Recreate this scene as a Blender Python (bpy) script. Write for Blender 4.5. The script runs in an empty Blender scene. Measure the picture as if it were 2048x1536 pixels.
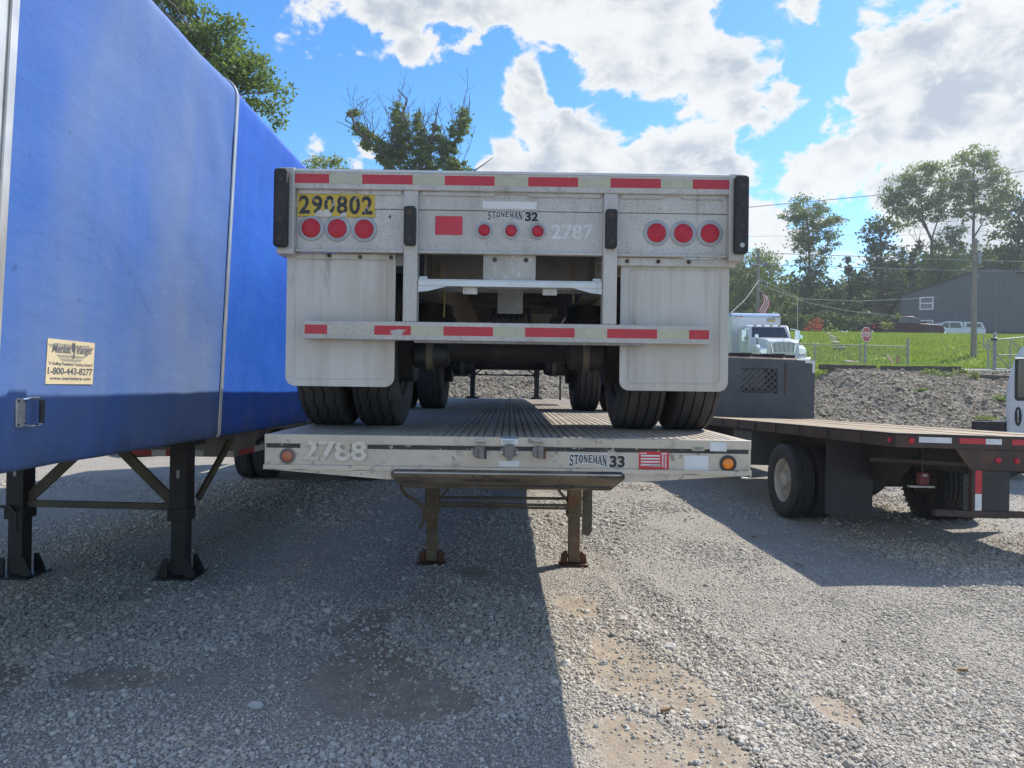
import bpy, math, random
import numpy as np
from mathutils import Vector, Matrix, Euler

R = math.radians
rng = np.random.default_rng(7)
random.seed(11)
scene = bpy.context.scene
col = scene.collection

# ------------------------------------------------------------------ camera
EYE = 1.68
cam_data = bpy.data.cameras.new('camera')
cam = bpy.data.objects.new('camera', cam_data)
col.objects.link(cam)
cam.location = (0, 0, EYE)
cam.rotation_euler = (R(90 + 0.28), R(-0.8), R(-0.24))
cam_data.sensor_width = 36
cam_data.lens = 24.96
cam_data.clip_start = 0.05
cam_data.clip_end = 3000
scene.camera = cam

# ------------------------------------------------------------------ light
SUN_V = Vector((0.79, 0.55, 1.0)).normalized()
SUN_EL = math.asin(SUN_V.z)
SUN_AZ = math.atan2(SUN_V.x, SUN_V.y)
sun_d = bpy.data.lights.new('sun', 'SUN')
sun_d.energy = 4.1
sun_d.angle = R(0.53)
sun_d.color = (1.0, 0.93, 0.82)
sun = bpy.data.objects.new('sun', sun_d)
col.objects.link(sun)
sun.rotation_euler = SUN_V.to_track_quat('Z', 'Y').to_euler()
sun.location = (20, 14, 30)

vs = scene.view_settings
vs.view_transform = 'Standard'
vs.look = 'None'
vs.exposure = 0.66
scene.cycles.max_bounces = 6
scene.cycles.diffuse_bounces = 3
scene.cycles.glossy_bounces = 3
vs.gamma = 1.0
vs.use_curve_mapping = False

# place a measured picture coordinate (2048 x 1536) at a known distance
FPX = 1420.0
def at(px, py, d):
    u = px - 1018.0; v = 775.0 - py
    U = u - 0.014 * v; V = v + 0.014 * u
    return Vector((U * d / FPX, d, EYE + V * d / FPX))

def sky_dir(px, py):
    p = at(px, py, 1.0); p.z -= EYE
    return p.normalized()

# ------------------------------------------------------------------ sky
world = bpy.data.worlds.new('World')
scene.world = world
world.use_nodes = True
wt = world.node_tree
for n in list(wt.nodes): wt.nodes.remove(n)
def wn(t, **kw):
    n = wt.nodes.new(t)
    for k, v in kw.items(): setattr(n, k, v)
    return n
def wl(a, b): wt.links.new(a, b)
def wmath(op, a, b=None, clamp=False):
    n = wn('ShaderNodeMath', operation=op); n.use_clamp = clamp
    for i, x in enumerate((a, b)):
        if x is None: continue
        if isinstance(x, (int, float)): n.inputs[i].default_value = x
        else: wl(x, n.inputs[i])
    return n.outputs[0]
def wmix(f, a, b):
    n = wn('ShaderNodeMix', data_type='RGBA')
    for s, x in ((0, f), (6, a), (7, b)):
        if isinstance(x, (int, float)): n.inputs[s].default_value = x
        elif isinstance(x, tuple): n.inputs[s].default_value = x
        else: wl(x, n.inputs[s])
    return n.outputs[2]
def wramp(x, a, b, lo=0.0, hi=1.0):
    n = wn('ShaderNodeMapRange', interpolation_type='SMOOTHSTEP')
    wl(x, n.inputs[0]); n.inputs[1].default_value = a; n.inputs[2].default_value = b
    n.inputs[3].default_value = lo; n.inputs[4].default_value = hi
    return n.outputs[0]
SKY_STRENGTH = 0.115
tc = wn('ShaderNodeTexCoord')
sky = wn('ShaderNodeTexSky', sky_type='NISHITA')
sky.sun_disc = False
sky.sun_elevation = SUN_EL
sky.sun_rotation = SUN_AZ
sky.air_density = 1.0; sky.dust_density = 0.25; sky.ozone_density = 3.0
hs = wn('ShaderNodeHueSaturation'); hs.inputs['Saturation'].default_value = 1.3; hs.inputs['Value'].default_value = 1.28
hs.inputs['Hue'].default_value = 0.501
wl(sky.outputs[0], hs.inputs['Color'])
def wnoise(scale, detail, rough, off=(0, 0, 0), sc=(1, 1, 1.5), dist=0.0, src=None):
    m = wn('ShaderNodeMapping'); m.inputs['Location'].default_value = off; m.inputs['Scale'].default_value = sc
    wl(src or tc.outputs['Generated'], m.inputs['Vector'])
    n = wn('ShaderNodeTexNoise'); n.inputs['Scale'].default_value = scale
    n.inputs['Detail'].default_value = detail; n.inputs['Roughness'].default_value = rough
    n.inputs['Distortion'].default_value = dist
    wl(m.outputs[0], n.inputs['Vector'])
    return n
n_big = wnoise(2.1, 3, 0.5, (3.1, 1.7, 0.4)).outputs[0]
n_mid = wnoise(15.0, 8, 0.60, (0.3, 4.1, 2.0), dist=0.35).outputs[0]
n_lo = wnoise(11.0, 5, 0.55, (0.3, 4.1, 2.0), dist=0.2).outputs[0]
n_lo2 = wnoise(11.0, 5, 0.55, (0.3 + 0.035, 4.1 + 0.02, 2.0 + 0.085), dist=0.2).outputs[0]
# cumulus groups that stand in this sky: (px, py, angular half size in px, weight)
GROUPS = [(620, -60, 72, .5), (760, -15, 50, .5), (900, 0, 50, .5), (1040, -5, 50, .52), (1160, 10, 58, .55), (1280, 50, 66, .6),
          (1390, 110, 60, .6), (1490, 175, 50, .58), (1555, 215, 32, .45), (1200, -90, 120, .5), (825, 95, 26, .42),
          (1042, 160, 26, .8), (1072, 225, 30, .75), (1125, 290, 46, .8), (1030, 330, 46, .75), (1205, 325, 34, .7), (1285, 320, 34, .7),
          (1368, 312, 42, .8), (1435, 370, 48, .75), (1530, 470, 56, .55),
          (2010, 100, 78, .55), (1910, 135, 56, .5), (1800, 150, 42, .42), (1720, 165, 24, .35), (2050, 220, 100, .5), (1880, 215, 46, .38),
          (1600, 340, 34, .38), (1690, 330, 48, .42), (1800, 300, 52, .40), (1960, 370, 100, .5), (1990, 500, 140, .42),
          (632, 300, 26, .5), (720, 305, 26, .45), (800, 350, 50, .3), (1740, 25, 30, .36), (1620, 10, 34, .36)]
acc = None
front = None
for px, py, s, w in GROUPS:
    dv = sky_dir(px, py)
    k = 1.0 / (s / 1500.0) ** 2
    d = wn('ShaderNodeVectorMath', operation='DOT_PRODUCT')
    wl(tc.outputs['Generated'], d.inputs[0]); d.inputs[1].default_value = dv
    e = wmath('EXPONENT', wmath('MULTIPLY', wmath('SUBTRACT', d.outputs['Value'], 1.0), k))
    e = wmath('MULTIPLY', e, w)
    acc = e if acc is None else wmath('ADD', acc, e)
acc = wmath('MINIMUM', acc, 0.60)
# the same sort of cloud scattered over the rest of the sky
dv = sky_dir(1100, 250)
d = wn('ShaderNodeVectorMath', operation='DOT_PRODUCT')
wl(tc.outputs['Generated'], d.inputs[0]); d.inputs[1].default_value = dv
elsewhere = wramp(d.outputs['Value'], 0.62, 0.86, 1.0, 0.0)
gen = wmath('MULTIPLY', wmath('MULTIPLY', wramp(n_big, 0.44, 0.62), 0.55), elsewhere)
acc = wmath('ADD', acc, gen)
def density(nz):
    return wmath('ADD', wmath('MULTIPLY', wmath('SUBTRACT', nz, 0.5), 1.45), wmath('SUBTRACT', acc, 0.29))
dens = density(n_mid)
alpha = wramp(dens, -0.03, 0.13)
core = wramp(dens, 0.05, 0.40)
lit = wramp(wmath('SUBTRACT', n_lo, n_lo2), -0.20, 0.16)
shade = wmath('MULTIPLY', core, wmath('SUBTRACT', 1.05, wmath('MULTIPLY', lit, 1.0)), clamp=True)
CL = 1.0 / SKY_STRENGTH
cbright = (0.60 * CL, 0.60 * CL, 0.59 * CL, 1)
cdark = (0.33 * CL, 0.37 * CL, 0.42 * CL, 1)
ccol = wmix(shade, cbright, cdark)
mixed = wmix(wmath('MULTIPLY', alpha, 0.97), hs.outputs[0], ccol)
bg = wn('ShaderNodeBackground'); bg.inputs['Strength'].default_value = SKY_STRENGTH
wl(mixed, bg.inputs['Color'])
world.cycles.sampling_method = 'MANUAL'; world.cycles.sample_map_resolution = 512
wo = wn('ShaderNodeOutputWorld'); wl(bg.outputs[0], wo.inputs['Surface'])

# ------------------------------------------------------------------ helpers: objects
ORIGIN = {}
def tag(o, label=None, cat=None, group=None, kind=None):
    if label: o['label'] = label
    if cat: o['category'] = cat
    if group: o['group'] = group
    if kind: o['kind'] = kind
    return o
def thing(name, label, cat, loc=(0, 0, 0), rot=(0, 0, 0), group=None):
    o = bpy.data.objects.new(name, None)
    o.empty_display_size = 0.2
    col.objects.link(o)
    o.location = loc; o.rotation_euler = rot
    return tag(o, label, cat, group)
def children(o): return [c for c in bpy.data.objects if c.parent == o]
def copy_tree(o, parent=None):
    c = o.copy(); col.objects.link(c)
    if parent is not None: c.parent = parent
    for ch in children(o): copy_tree(ch, c)
    return c

class MB:
    """collects shapes; build() links them as ONE mesh object"""
    def __init__(s): s.v = []; s.f = []
    def add(s, vs_, fs_):
        b = len(s.v); s.v += [tuple(p) for p in vs_]; s.f += [tuple(i + b for i in f) for f in fs_]; return s
    def box(s, x0, x1, y0, y1, z0, z1):
        return s.add([(x0, y0, z0), (x1, y0, z0), (x1, y1, z0), (x0, y1, z0), (x0, y0, z1), (x1, y0, z1), (x1, y1, z1), (x0, y1, z1)],
                     [(0, 3, 2, 1), (4, 5, 6, 7), (0, 1, 5, 4), (1, 2, 6, 5), (2, 3, 7, 6), (3, 0, 4, 7)])
    def bar(s, p0, p1, w, h, up=(0, 0, 1)):
        p0 = Vector(p0); p1 = Vector(p1); d = (p1 - p0).normalized()
        up = Vector(up)
        if abs(d.dot(up)) > 0.98: up = Vector((0, 1, 0))
        sx = d.cross(up).normalized() * (w / 2); sz = sx.cross(d).normalized() * (h / 2)
        q = []
        for p in (p0, p1): q += [p - sx - sz, p + sx - sz, p + sx + sz, p - sx + sz]
        return s.add(q, [(0, 1, 2, 3), (7, 6, 5, 4), (0, 4, 5, 1), (1, 5, 6, 2), (2, 6, 7, 3), (3, 7, 4, 0)])
    def cyl(s, p0, p1, r0, r1=None, n=16, cap=True):
        r1 = r0 if r1 is None else r1
        p0 = Vector(p0); p1 = Vector(p1); d = (p1 - p0).normalized()
        a = d.orthogonal().normalized(); b = d.cross(a)
        q = []
        for p, r in ((p0, r0), (p1, r1)):
            for i in range(n):
                t = 2 * math.pi * i / n
                q.append(p + a * (r * math.cos(t)) + b * (r * math.sin(t)))
        fs = [(i, (i + 1) % n, n + (i + 1) % n, n + i) for i in range(n)]
        if cap: fs += [tuple(range(n - 1, -1, -1)), tuple(range(n, 2 * n))]
        return s.add(q, fs)
    def tube(s, pts, r, n=8):
        pts = [Vector(p) for p in pts]; m = len(pts)
        rs = r if isinstance(r, (list, tuple)) else [r] * m
        a = None; q = []
        for i, p in enumerate(pts):
            d = (pts[min(i + 1, m - 1)] - pts[max(i - 1, 0)]).normalized()
            a = d.orthogonal().normalized() if a is None else (a - d * a.dot(d)).normalized()
            b = d.cross(a)
            for k in range(n):
                t = 2 * math.pi * k / n
                q.append(p + a * (rs[i] * math.cos(t)) + b * (rs[i] * math.sin(t)))
        fs = []
        for i in range(m - 1):
            for k in range(n):
                fs.append((i * n + k, i * n + (k + 1) % n, (i + 1) * n + (k + 1) % n, (i + 1) * n + k))
        fs += [tuple(range(n - 1, -1, -1)), tuple(range((m - 1) * n, m * n))]
        return s.add(q, fs)
    def prism(s, poly, axis, a0, a1):
        """poly: 2D outline in the two other axes (x,z for y; y,z for x; x,y for z)"""
        n = len(poly)
        def mk(p, a): return {'y': (p[0], a, p[1]), 'x': (a, p[0], p[1]), 'z': (p[0], p[1], a)}[axis]
        q = [mk(p, a0) for p in poly] + [mk(p, a1) for p in poly]
        fs = [(i, (i + 1) % n, n + (i + 1) % n, n + i) for i in range(n)] + [tuple(range(n - 1, -1, -1)), tuple(range(n, 2 * n))]
        return s.add(q, fs)
    def lathe(s, prof, c, axis='x', n=48, wob=None):
        """prof: (offset along axis, radius); closed at both ends if radius is 0"""
        c = Vector(c); m = len(prof); q = []
        for i in range(n):
            t = 2 * math.pi * i / n
            for j, (h, r) in enumerate(prof):
                if wob: h = h + wob(j, i)
                ca, sa = r * math.cos(t), r * math.sin(t)
                q.append(c + Vector({'x': (h, ca, sa), 'y': (ca, h, sa), 'z': (ca, sa, h)}[axis]))
        fs = []
        for i in range(n):
            i2 = (i + 1) % n
            for j in range(m - 1): fs.append((i * m + j, i2 * m + j, i2 * m + j + 1, i * m + j + 1))
        return s.add(q, fs)
    def xf(s, M):
        s.v = [tuple(M @ Vector(p)) for p in s.v]; return s
    def build(s, name, mat, parent=None, smooth=False, bevel=0.0, world=False, seg=2, recalc=True):
        me = bpy.data.meshes.new(name)
        v = s.v
        if parent is not None and world:
            lx, ly, lz = parent_origin(parent); v = [(a - lx, b - ly, c - lz) for a, b, c in v]
        me.from_pydata(v, [], s.f); me.update()
        if recalc: fix_normals(me)
        if mat is not None: me.materials.append(mat)
        if smooth or bevel:
            me.polygons.foreach_set('use_smooth', [True] * len(me.polygons))
            me.set_sharp_from_angle(angle=R(38))
        o = bpy.data.objects.new(name, me); col.objects.link(o)
        if parent is not None: o.parent = parent
        if bevel:
            b = o.modifiers.new('bevel', 'BEVEL'); b.width = bevel; b.segments = seg; b.limit_method = 'ANGLE'; b.angle_limit = R(40)
        return o
import bmesh
def fix_normals(me):
    bm = bmesh.new(); bm.from_mesh(me)
    bmesh.ops.recalc_face_normals(bm, faces=bm.faces); bm.to_mesh(me); bm.free()
def parent_origin(p):
    o = Vector((0, 0, 0))
    while p is not None: o += p.location; p = p.parent
    return o
def rounded(x0, x1, z0, z1, r, n=5, corners=(1, 1, 1, 1)):
    """rounded outline, corners bl br tr tl"""
    out = []
    for (cx, cz, a0, on) in ((x0 + r, z0 + r, 180, corners[0]), (x1 - r, z0 + r, 270, corners[1]), (x1 - r, z1 - r, 0, corners[2]), (x0 + r, z1 - r, 90, corners[3])):
        if on:
            for k in range(n + 1):
                t = R(a0 + 90 * k / n); out.append((cx + r * math.cos(t), cz + r * math.sin(t)))
        else:
            t = R(a0 + 45); out.append((cx + r * math.copysign(1, math.cos(t)), cz + r * math.copysign(1, math.sin(t))))
    return out
def raw_mesh(name, verts, quads, mat, parent=None, tone=None, tris=False, smooth=False):
    """fast path for big meshes: verts (N,3), faces (M,k)"""
    verts = np.asarray(verts, dtype=np.float32); faces = np.asarray(quads, dtype=np.int32)
    me = bpy.data.meshes.new(name)
    k = faces.shape[1]
    me.vertices.add(len(verts)); me.vertices.foreach_set('co', verts.ravel())
    me.loops.add(faces.size); me.loops.foreach_set('vertex_index', faces.ravel())
    me.polygons.add(len(faces)); me.polygons.foreach_set('loop_start', np.arange(0, faces.size, k, dtype=np.int32))
    if smooth: me.polygons.foreach_set('use_smooth', np.ones(len(faces), dtype=bool))
    me.update(calc_edges=True); me.validate()
    if tone is not None:
        at_ = me.attributes.new('tone', 'FLOAT', 'FACE'); at_.data.foreach_set('value', np.asarray(tone, dtype=np.float32))
    if mat is not None: me.materials.append(mat)
    o = bpy.data.objects.new(name, me); col.objects.link(o)
    if parent is not None: o.parent = parent
    return o

# ------------------------------------------------------------------ helpers: numpy noise
_perm = np.random.default_rng(3).random((256, 256))
def vnoise(x, y):
    xi = np.floor(x).astype(int); yi = np.floor(y).astype(int)
    fx = x - xi; fy = y - yi
    fx = fx * fx * (3 - 2 * fx); fy = fy * fy * (3 - 2 * fy)
    g = lambda a, b: _perm[a % 256, b % 256]
    return (g(xi, yi) * (1 - fx) + g(xi + 1, yi) * fx) * (1 - fy) + (g(xi, yi + 1) * (1 - fx) + g(xi + 1, yi + 1) * fx) * fy
def fbm(x, y, o=4):
    s = 0; a = .5
    for i in range(o): s = s + a * vnoise(x * 2 ** i + 17.3 * i, y * 2 ** i + 5.1 * i); a *= .5
    return s

# ------------------------------------------------------------------ materials
def newmat(name):
    m = bpy.data.materials.new(name); m.use_nodes = True
    nt = m.node_tree
    for n in list(nt.nodes): nt.nodes.remove(n)
    out = nt.nodes.new('ShaderNodeOutputMaterial'); b = nt.nodes.new('ShaderNodeBsdfPrincipled')
    nt.links.new(b.outputs[0], out.inputs[0])
    return m, nt, b, out
def c4(c): return (c[0], c[1], c[2], 1.0)
def _noise(nt, vec, scale, detail=5, rough=.55, stretch=None, off=(0, 0, 0)):
    if stretch or off != (0, 0, 0):
        mp = nt.nodes.new('ShaderNodeMapping'); mp.inputs['Scale'].default_value = stretch or (1, 1, 1); mp.inputs['Location'].default_value = off
        nt.links.new(vec, mp.inputs['Vector']); vec = mp.outputs[0]
    n = nt.nodes.new('ShaderNodeTexNoise'); n.inputs['Scale'].default_value = scale
    n.inputs['Detail'].default_value = detail; n.inputs['Roughness'].default_value = rough
    nt.links.new(vec, n.inputs['Vector']); return n.outputs[0]
def _range(nt, x, a, b, lo=0., hi=1.):
    n = nt.nodes.new('ShaderNodeMapRange'); nt.links.new(x, n.inputs[0])
    n.inputs[1].default_value = a; n.inputs[2].default_value = b; n.inputs[3].default_value = lo; n.inputs[4].default_value = hi
    return n.outputs[0]
def _mix(nt, f, a, b):
    n = nt.nodes.new('ShaderNodeMix'); n.data_type = 'RGBA'
    for s, x in ((0, f), (6, a), (7, b)):
        if isinstance(x, (int, float)): n.inputs[s].default_value = x
        elif isinstance(x, (tuple, list)): n.inputs[s].default_value = c4(x)
        else: nt.links.new(x, n.inputs[s])
    return n.outputs[2]
def _mul(nt, a, b):
    n = nt.nodes.new('ShaderNodeMath'); n.operation = 'MULTIPLY'
    for i, x in enumerate((a, b)):
        if isinstance(x, (int, float)): n.inputs[i].default_value = x
        else: nt.links.new(x, n.inputs[i])
    return n.outputs[0]
def M(name, base, base2=None, scale=3.0, rough=.6, metal=0., spots=(), bump=None, rvar=.1, coat=0., spec=.5, lim=(.35, .65)):
    """procedural material. spots: list of (colour, scale, threshold, softness, amount, stretch)"""
    m, nt, b, out = newmat(name)
    tcn = nt.nodes.new('ShaderNodeTexCoord'); vec = tcn.outputs['Object']
    base2 = base2 or tuple(x * .8 for x in base)
    n = _noise(nt, vec, scale, 6)
    c = _mix(nt, _range(nt, n, lim[0], lim[1]), base, base2)
    for i, (sc_, s, th, soft, amt, stretch) in enumerate(spots):
        f = _noise(nt, vec, s, 4, .6, stretch, off=(3.1 * i + 1, 1.7 * i, 2.3 * i))
        f = _mul(nt, _range(nt, f, th, th + soft), amt)
        c = _mix(nt, f, c, sc_)
    nt.links.new(c, b.inputs['Base Color'])
    r = _range(nt, _noise(nt, vec, scale * 2.3, 4), .3, .7, max(.05, rough - rvar), min(1., rough + rvar))
    nt.links.new(r, b.inputs['Roughness'])
    b.inputs['Metallic'].default_value = metal
    b.inputs['Specular IOR Level'].default_value = spec
    if coat: b.inputs['Coat Weight'].default_value = coat; b.inputs['Coat Roughness'].default_value = .1
    if bump:
        bn = nt.nodes.new('ShaderNodeBump'); bn.inputs['Strength'].default_value = bump[1]; bn.inputs['Distance'].default_value = bump[2] if len(bump) > 2 else .005
        nt.links.new(_noise(nt, vec, bump[0], 5), bn.inputs['Height']); nt.links.new(bn.outputs[0], b.inputs['Normal'])
    return m

ST = (1, 1, 1)
mat = {}
mat['alu'] = M('aluminium_speckled', (.60, .565, .52), (.50, .47, .43), 1.6, .55, .15,
    [((.38, .345, .30), 1.6, .48, .25, .6, (6, 6, .7)), ((.20, .185, .165), 105, .56, .08, .55, None), ((.33, .305, .27), 24, .58, .14, .45, None), ((.74, .71, .67), 60, .63, .06, .4, None), ((.30, .25, .19), 2.6, .62, .10, .5, (5, 5, .35))], (90, .15, .003))
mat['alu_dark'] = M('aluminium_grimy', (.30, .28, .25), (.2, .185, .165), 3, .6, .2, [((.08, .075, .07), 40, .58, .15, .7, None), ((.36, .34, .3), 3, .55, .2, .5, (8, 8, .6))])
mat['alu_front'] = M('aluminium_weathered', (.60, .525, .42), (.51, .445, .36), 2.0, .6, .1,
    [((.38, .325, .26), 1.3, .48, .25, .6, (1, 1, 3)), ((.15, .13, .115), 20, .63, .06, .75, None), ((.30, .26, .21), 8, .57, .10, .6, None), ((.74, .66, .54), 80, .60, .1, .4, None), ((.22, .20, .18), 3.2, .62, .10, .6, (1, 1, 2))], (120, .1, .002))
mat['alu_deck'] = M('aluminium_floor', (.44, .395, .335), (.34, .31, .265), 1.2, .58, .15,
    [((.16, .15, .14), 1.8, .55, .18, .6, (2, .35, 1)), ((.10, .095, .09), 26, .68, .05, .7, None), ((.58, .55, .5), 5, .6, .15, .5, (5, .4, 1))], (60, .1, .002))
mat['alu_clean'] = M('aluminium_extrusion', (.66, .65, .63), (.55, .54, .52), 3, .38, .55, [((.3, .28, .26), 2, .58, .2, .5, (6, 6, .5))])
mat['steel_grime'] = M('kingpin_steel', (.17, .135, .095), (.11, .09, .068), 4, .5, .3,
    [((.035, .032, .03), 3.2, .50, .08, .9, (1, 1, 5)), ((.26, .205, .14), 5, .58, .12, .6, (1, 3, 6)), ((.05, .042, .038), 26, .60, .1, .6, None)], (30, .25, .006))
mat['flap'] = M('flap_white_plastic', (.62, .59, .535), (.54, .51, .46), 1.2, .6, 0,
    [((.40, .355, .30), 1.5, .46, .22, .65, (8, 8, .5)), ((.50, .41, .31), 1.1, .52, .2, .55, (1.5, 1.5, .9)), ((.24, .22, .19), 5, .62, .1, .5, (3, 3, .5)), ((.18, .17, .16), 60, .68, .04, .7, None)], (50, .06, .002))
mat['rubber'] = M('rubber_black', (.022, .022, .023), (.035, .034, .033), 5, .72, 0, [((.08, .075, .07), 12, .6, .15, .5, None)], (60, .3, .003))
mat['tyre'] = M('tyre_rubber', (.030, .029, .029), (.05, .047, .043), 3, .8, 0, [((.11, .098, .082), 4, .52, .2, .6, None), ((.15, .13, .11), 70, .66, .06, .5, None)], (40, .25, .003))
mat['tyre_truck'] = M('tyre_rubber_clean', (.024, .025, .027), (.036, .037, .039), 4, .7, 0, [((.09, .088, .082), 6, .58, .2, .4, None)], (40, .2, .003))
mat['black_steel'] = M('black_painted_steel', (.011, .011, .013), (.018, .018, .018), 4, .5, 0, [((.05, .045, .04), 14, .64, .1, .5, None)], (50, .15, .002))
mat['under'] = M('underbody_grime', (.055, .048, .042), (.032, .029, .027), 4, .75, .1, [((.13, .11, .09), 9, .58, .15, .6, None)], (30, .3, .005))
mat['leg'] = M('rusty_landing_leg', (.17, .125, .075), (.115, .085, .055), 6, .75, .1,
    [((.20, .085, .035), 7, .50, .15, .75, (1, 1, .7)), ((.26, .21, .13), 12, .58, .1, .6, None), ((.05, .04, .035), 20, .62, .1, .7, None)], (50, .4, .004))
mat['rust'] = M('rusted_plate', (.16, .065, .03), (.10, .045, .026), 8, .85, .05, [((.05, .035, .028), 18, .56, .1, .7, None)], (60, .5, .004))
mat['olive'] = M('dusty_brace_steel', (.15, .125, .085), (.10, .085, .06), 5, .7, .1, [((.05, .045, .04), 16, .6, .1, .6, None)], (40, .2, .003))
mat['bolt'] = M('rusty_bolt', (.07, .05, .038), (.10, .07, .045), 30, .6, .4)
mat['red_tape'] = M('reflective_tape_red', (.52, .022, .035), (.46, .018, .03), 6, .35, 0, [((.55, .25, .25), 90, .74, .02, .8, None)], spec=.6)
mat['white_tape'] = M('reflective_tape_white', (.50, .47, .32), (.44, .42, .30), 6, .35, 0, [((.25, .23, .17), 40, .68, .05, .5, None)], spec=.6)
mat['silver_tape'] = M('reflective_tape_silver', (.72, .73, .72), (.62, .63, .63), 8, .35, 0, [((.3, .3, .3), 30, .66, .05, .6, None)])
mat['tape_ink'] = M('tape_hexagon_print', (.66, .64, .5), None, 8, .4)
mat['lens_red'] = M('red_lens', (.46, .014, .03), (.52, .022, .042), 20, .38, 0, [((.3, .1, .1), 15, .6, .2, .4, None)], spec=.4)
mat['lens_amber'] = M('amber_lens', (.95, .28, .01), (.85, .22, .01), 15, .25, 0, coat=.4)
mat['lens_rusty'] = M('faded_amber_lens', (.50, .17, .075), (.42, .15, .08), 18, .35, 0, [((.55, .35, .25), 20, .6, .1, .5, None)])
mat['bezel'] = M('grey_bezel', (.40, .41, .42), (.33, .34, .35), 10, .4, .3, [((.15, .15, .15), 40, .66, .06, .6, None)])
mat['grommet'] = M('dark_grommet', (.02, .02, .02), (.05, .05, .048), 10, .6)
mat['red_plate'] = M('red_reflector_plate', (.58, .022, .035), (.52, .018, .03), 5, .3, 0, spec=.6)
mat['yellow'] = M('yellow_number_sticker', (.62, .42, .04), (.54, .37, .05), 5, .5, 0, [((.6, .585, .55), 12, .66, .05, .9, None), ((.2, .17, .08), 60, .66, .05, .5, None)])
mat['ink'] = M('black_ink', (.02, .022, .024), (.03, .03, .03), 8, .5)
mat['ink_worn'] = M('worn_black_ink', (.02, .022, .024), (.04, .04, .04), 8, .5, 0, [((.40, .37, .31), 24, .6, .04, .9, None)])
mat['stencil'] = M('worn_white_stencil', (.68, .63, .54), (.62, .56, .46), 10, .6, 0, [((.50, .43, .33), 13, .52, .06, .9, None), ((.25, .22, .18), 11, .62, .08, .8, None)])
mat['stencil_faint'] = M('faint_white_stencil', (.72, .715, .70), (.64, .63, .61), 10, .6, 0, [((.56, .55, .52), 25, .5, .08, .7, None)])
mat['label'] = M('paper_label', (.70, .71, .70), (.63, .64, .63), 10, .5, 0, [((.45, .44, .42), 20, .62, .1, .5, None)])
mat['label_cream'] = M('cream_sticker', (.66, .57, .38), (.60, .51, .34), 8, .5, 0, [((.5, .42, .28), 60, .56, .1, .5, None)])
mat['label_blue'] = M('blue_label_header', (.05, .16, .34), None, 8, .5)
mat['ink_grey'] = M('grey_ink', (.12, .13, .15), None, 8, .5)
mat['ink_light'] = M('light_grey_ink', (.36, .33, .27), None, 8, .5)
mat['plastic_grey'] = M('grey_socket_cover', (.22, .205, .195), (.16, .15, .14), 10, .5, .2, [((.08, .07, .06), 30, .6, .1, .6, None)], (60, .2, .002))
mat['silver_paint'] = M('silver_bracket', (.55, .54, .5), (.4, .39, .36), 12, .4, .5)
mat['white_sheet'] = M('dirty_steel_sheet', (.50, .475, .43), (.38, .36, .325), 4, .5, .2, [((.72, .70, .66), 25, .60, .06, .7, (1, 1, .6)), ((.16, .145, .13), 3.5, .55, .15, .6, None)], (40, .2, .003))
mat['chrome'] = M('chrome', (.7, .71, .72), (.6, .61, .62), 10, .12, .95)
mat['hose'] = M('yellow_hose', (.34, .27, .10), None, 9, .6)

# ================================================================== SETTING
PATCHES = [  # bare earth: (x, y, rx, ry)
    (-0.80, 4.05, .36, .60), (-0.42, 3.75, .30, .30), (-1.0, 5.0, .25, .4),
    (0.72, 4.35, .26, .55), (0.98, 4.05, .22, .45), (0.62, 3.35, .22, .35), (0.55, 5.5, .2, .3), (0.95, 3.25, .18, .3), (1.75, 3.75, .12, .25), (-0.30, 6.45, .14, .16), (-3.1, 4.0, .5, .35), (-2.2, 4.1, .5, .16)]
def bare(x, y):
    m = np.zeros_like(x)
    wob = (fbm(x * 3.1, y * 3.1) - .47) * 1.5
    for cx, cy, rx, ry in PATCHES:
        q = np.sqrt(((x - cx) / rx) ** 2 + ((y - cy) / ry) ** 2) + wob
        m = np.maximum(m, np.clip((1.15 - q) / .35, 0, 1))
    return m
def yard_h(x, y):
    near = np.clip((y - .5) / 1.0, 0, 1) * np.clip((20 - y) / 3, 0, 1)
    h = (fbm(x * .55 + 3, y * .4, 3) - .44) * .05 + (fbm(x * 2.2, y * 1.6 + 9, 3) - .44) * .03
    s = x - (1.55 - .16 * (y - 4))            # wheel track with a raised shoulder
    h += .022 * np.exp(-(s / .12) ** 2) - .018 * np.exp(-((s + .28) / .16) ** 2)
    s2 = x - (1.05 - .10 * (y - 4))
    h += .014 * np.exp(-(s2 / .08) ** 2)
    s3 = x + 1.25 + .22 * (y - 4)
    h += .02 * np.exp(-(s3 / .25) ** 2)
    return h * near - .012 * bare(x, y) * near
def terrain(x, y):
    top = 2.67 - .47 * np.clip((x - 8.6) / 1.2, 0, 1) * np.clip((14.0 - x) / .8, 0, 1)
    t = np.clip((y - 20.5) / 10.0, 0, 1)
    bank = top * (t * .82 + .18 * t * t * (3 - 2 * t)) + (fbm(x * .5, y * .5) - .47) * .9 * np.sin(np.pi * t) + (fbm(x * 2.1, y * 2.1) - .47) * .3 * np.sin(np.pi * np.clip(t, 0, 1))
    p = np.clip((y - 30.5) / 7.0, 0, 1) * (.40 + .0 * x)
    hl = np.clip((y - 37.5) / 18.5, 0, 1); hl = hl * (1.25 - .25 * hl)
    hill = hl * (6.30 - top - .40) + (fbm(x * .35, y * .35) - .47) * .5 * np.sin(np.pi * np.clip(hl, 0, 1))
    far = -np.clip((y - 56) / 3, 0, 1) * .40 + np.clip((y - 64) / 300, 0, 1) * 2
    return np.where(y <= 20.5, yard_h(x, y), bank + p + hill + far)
def th(x, y): return float(terrain(np.array([float(x)]), np.array([float(y)]))[0])

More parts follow.
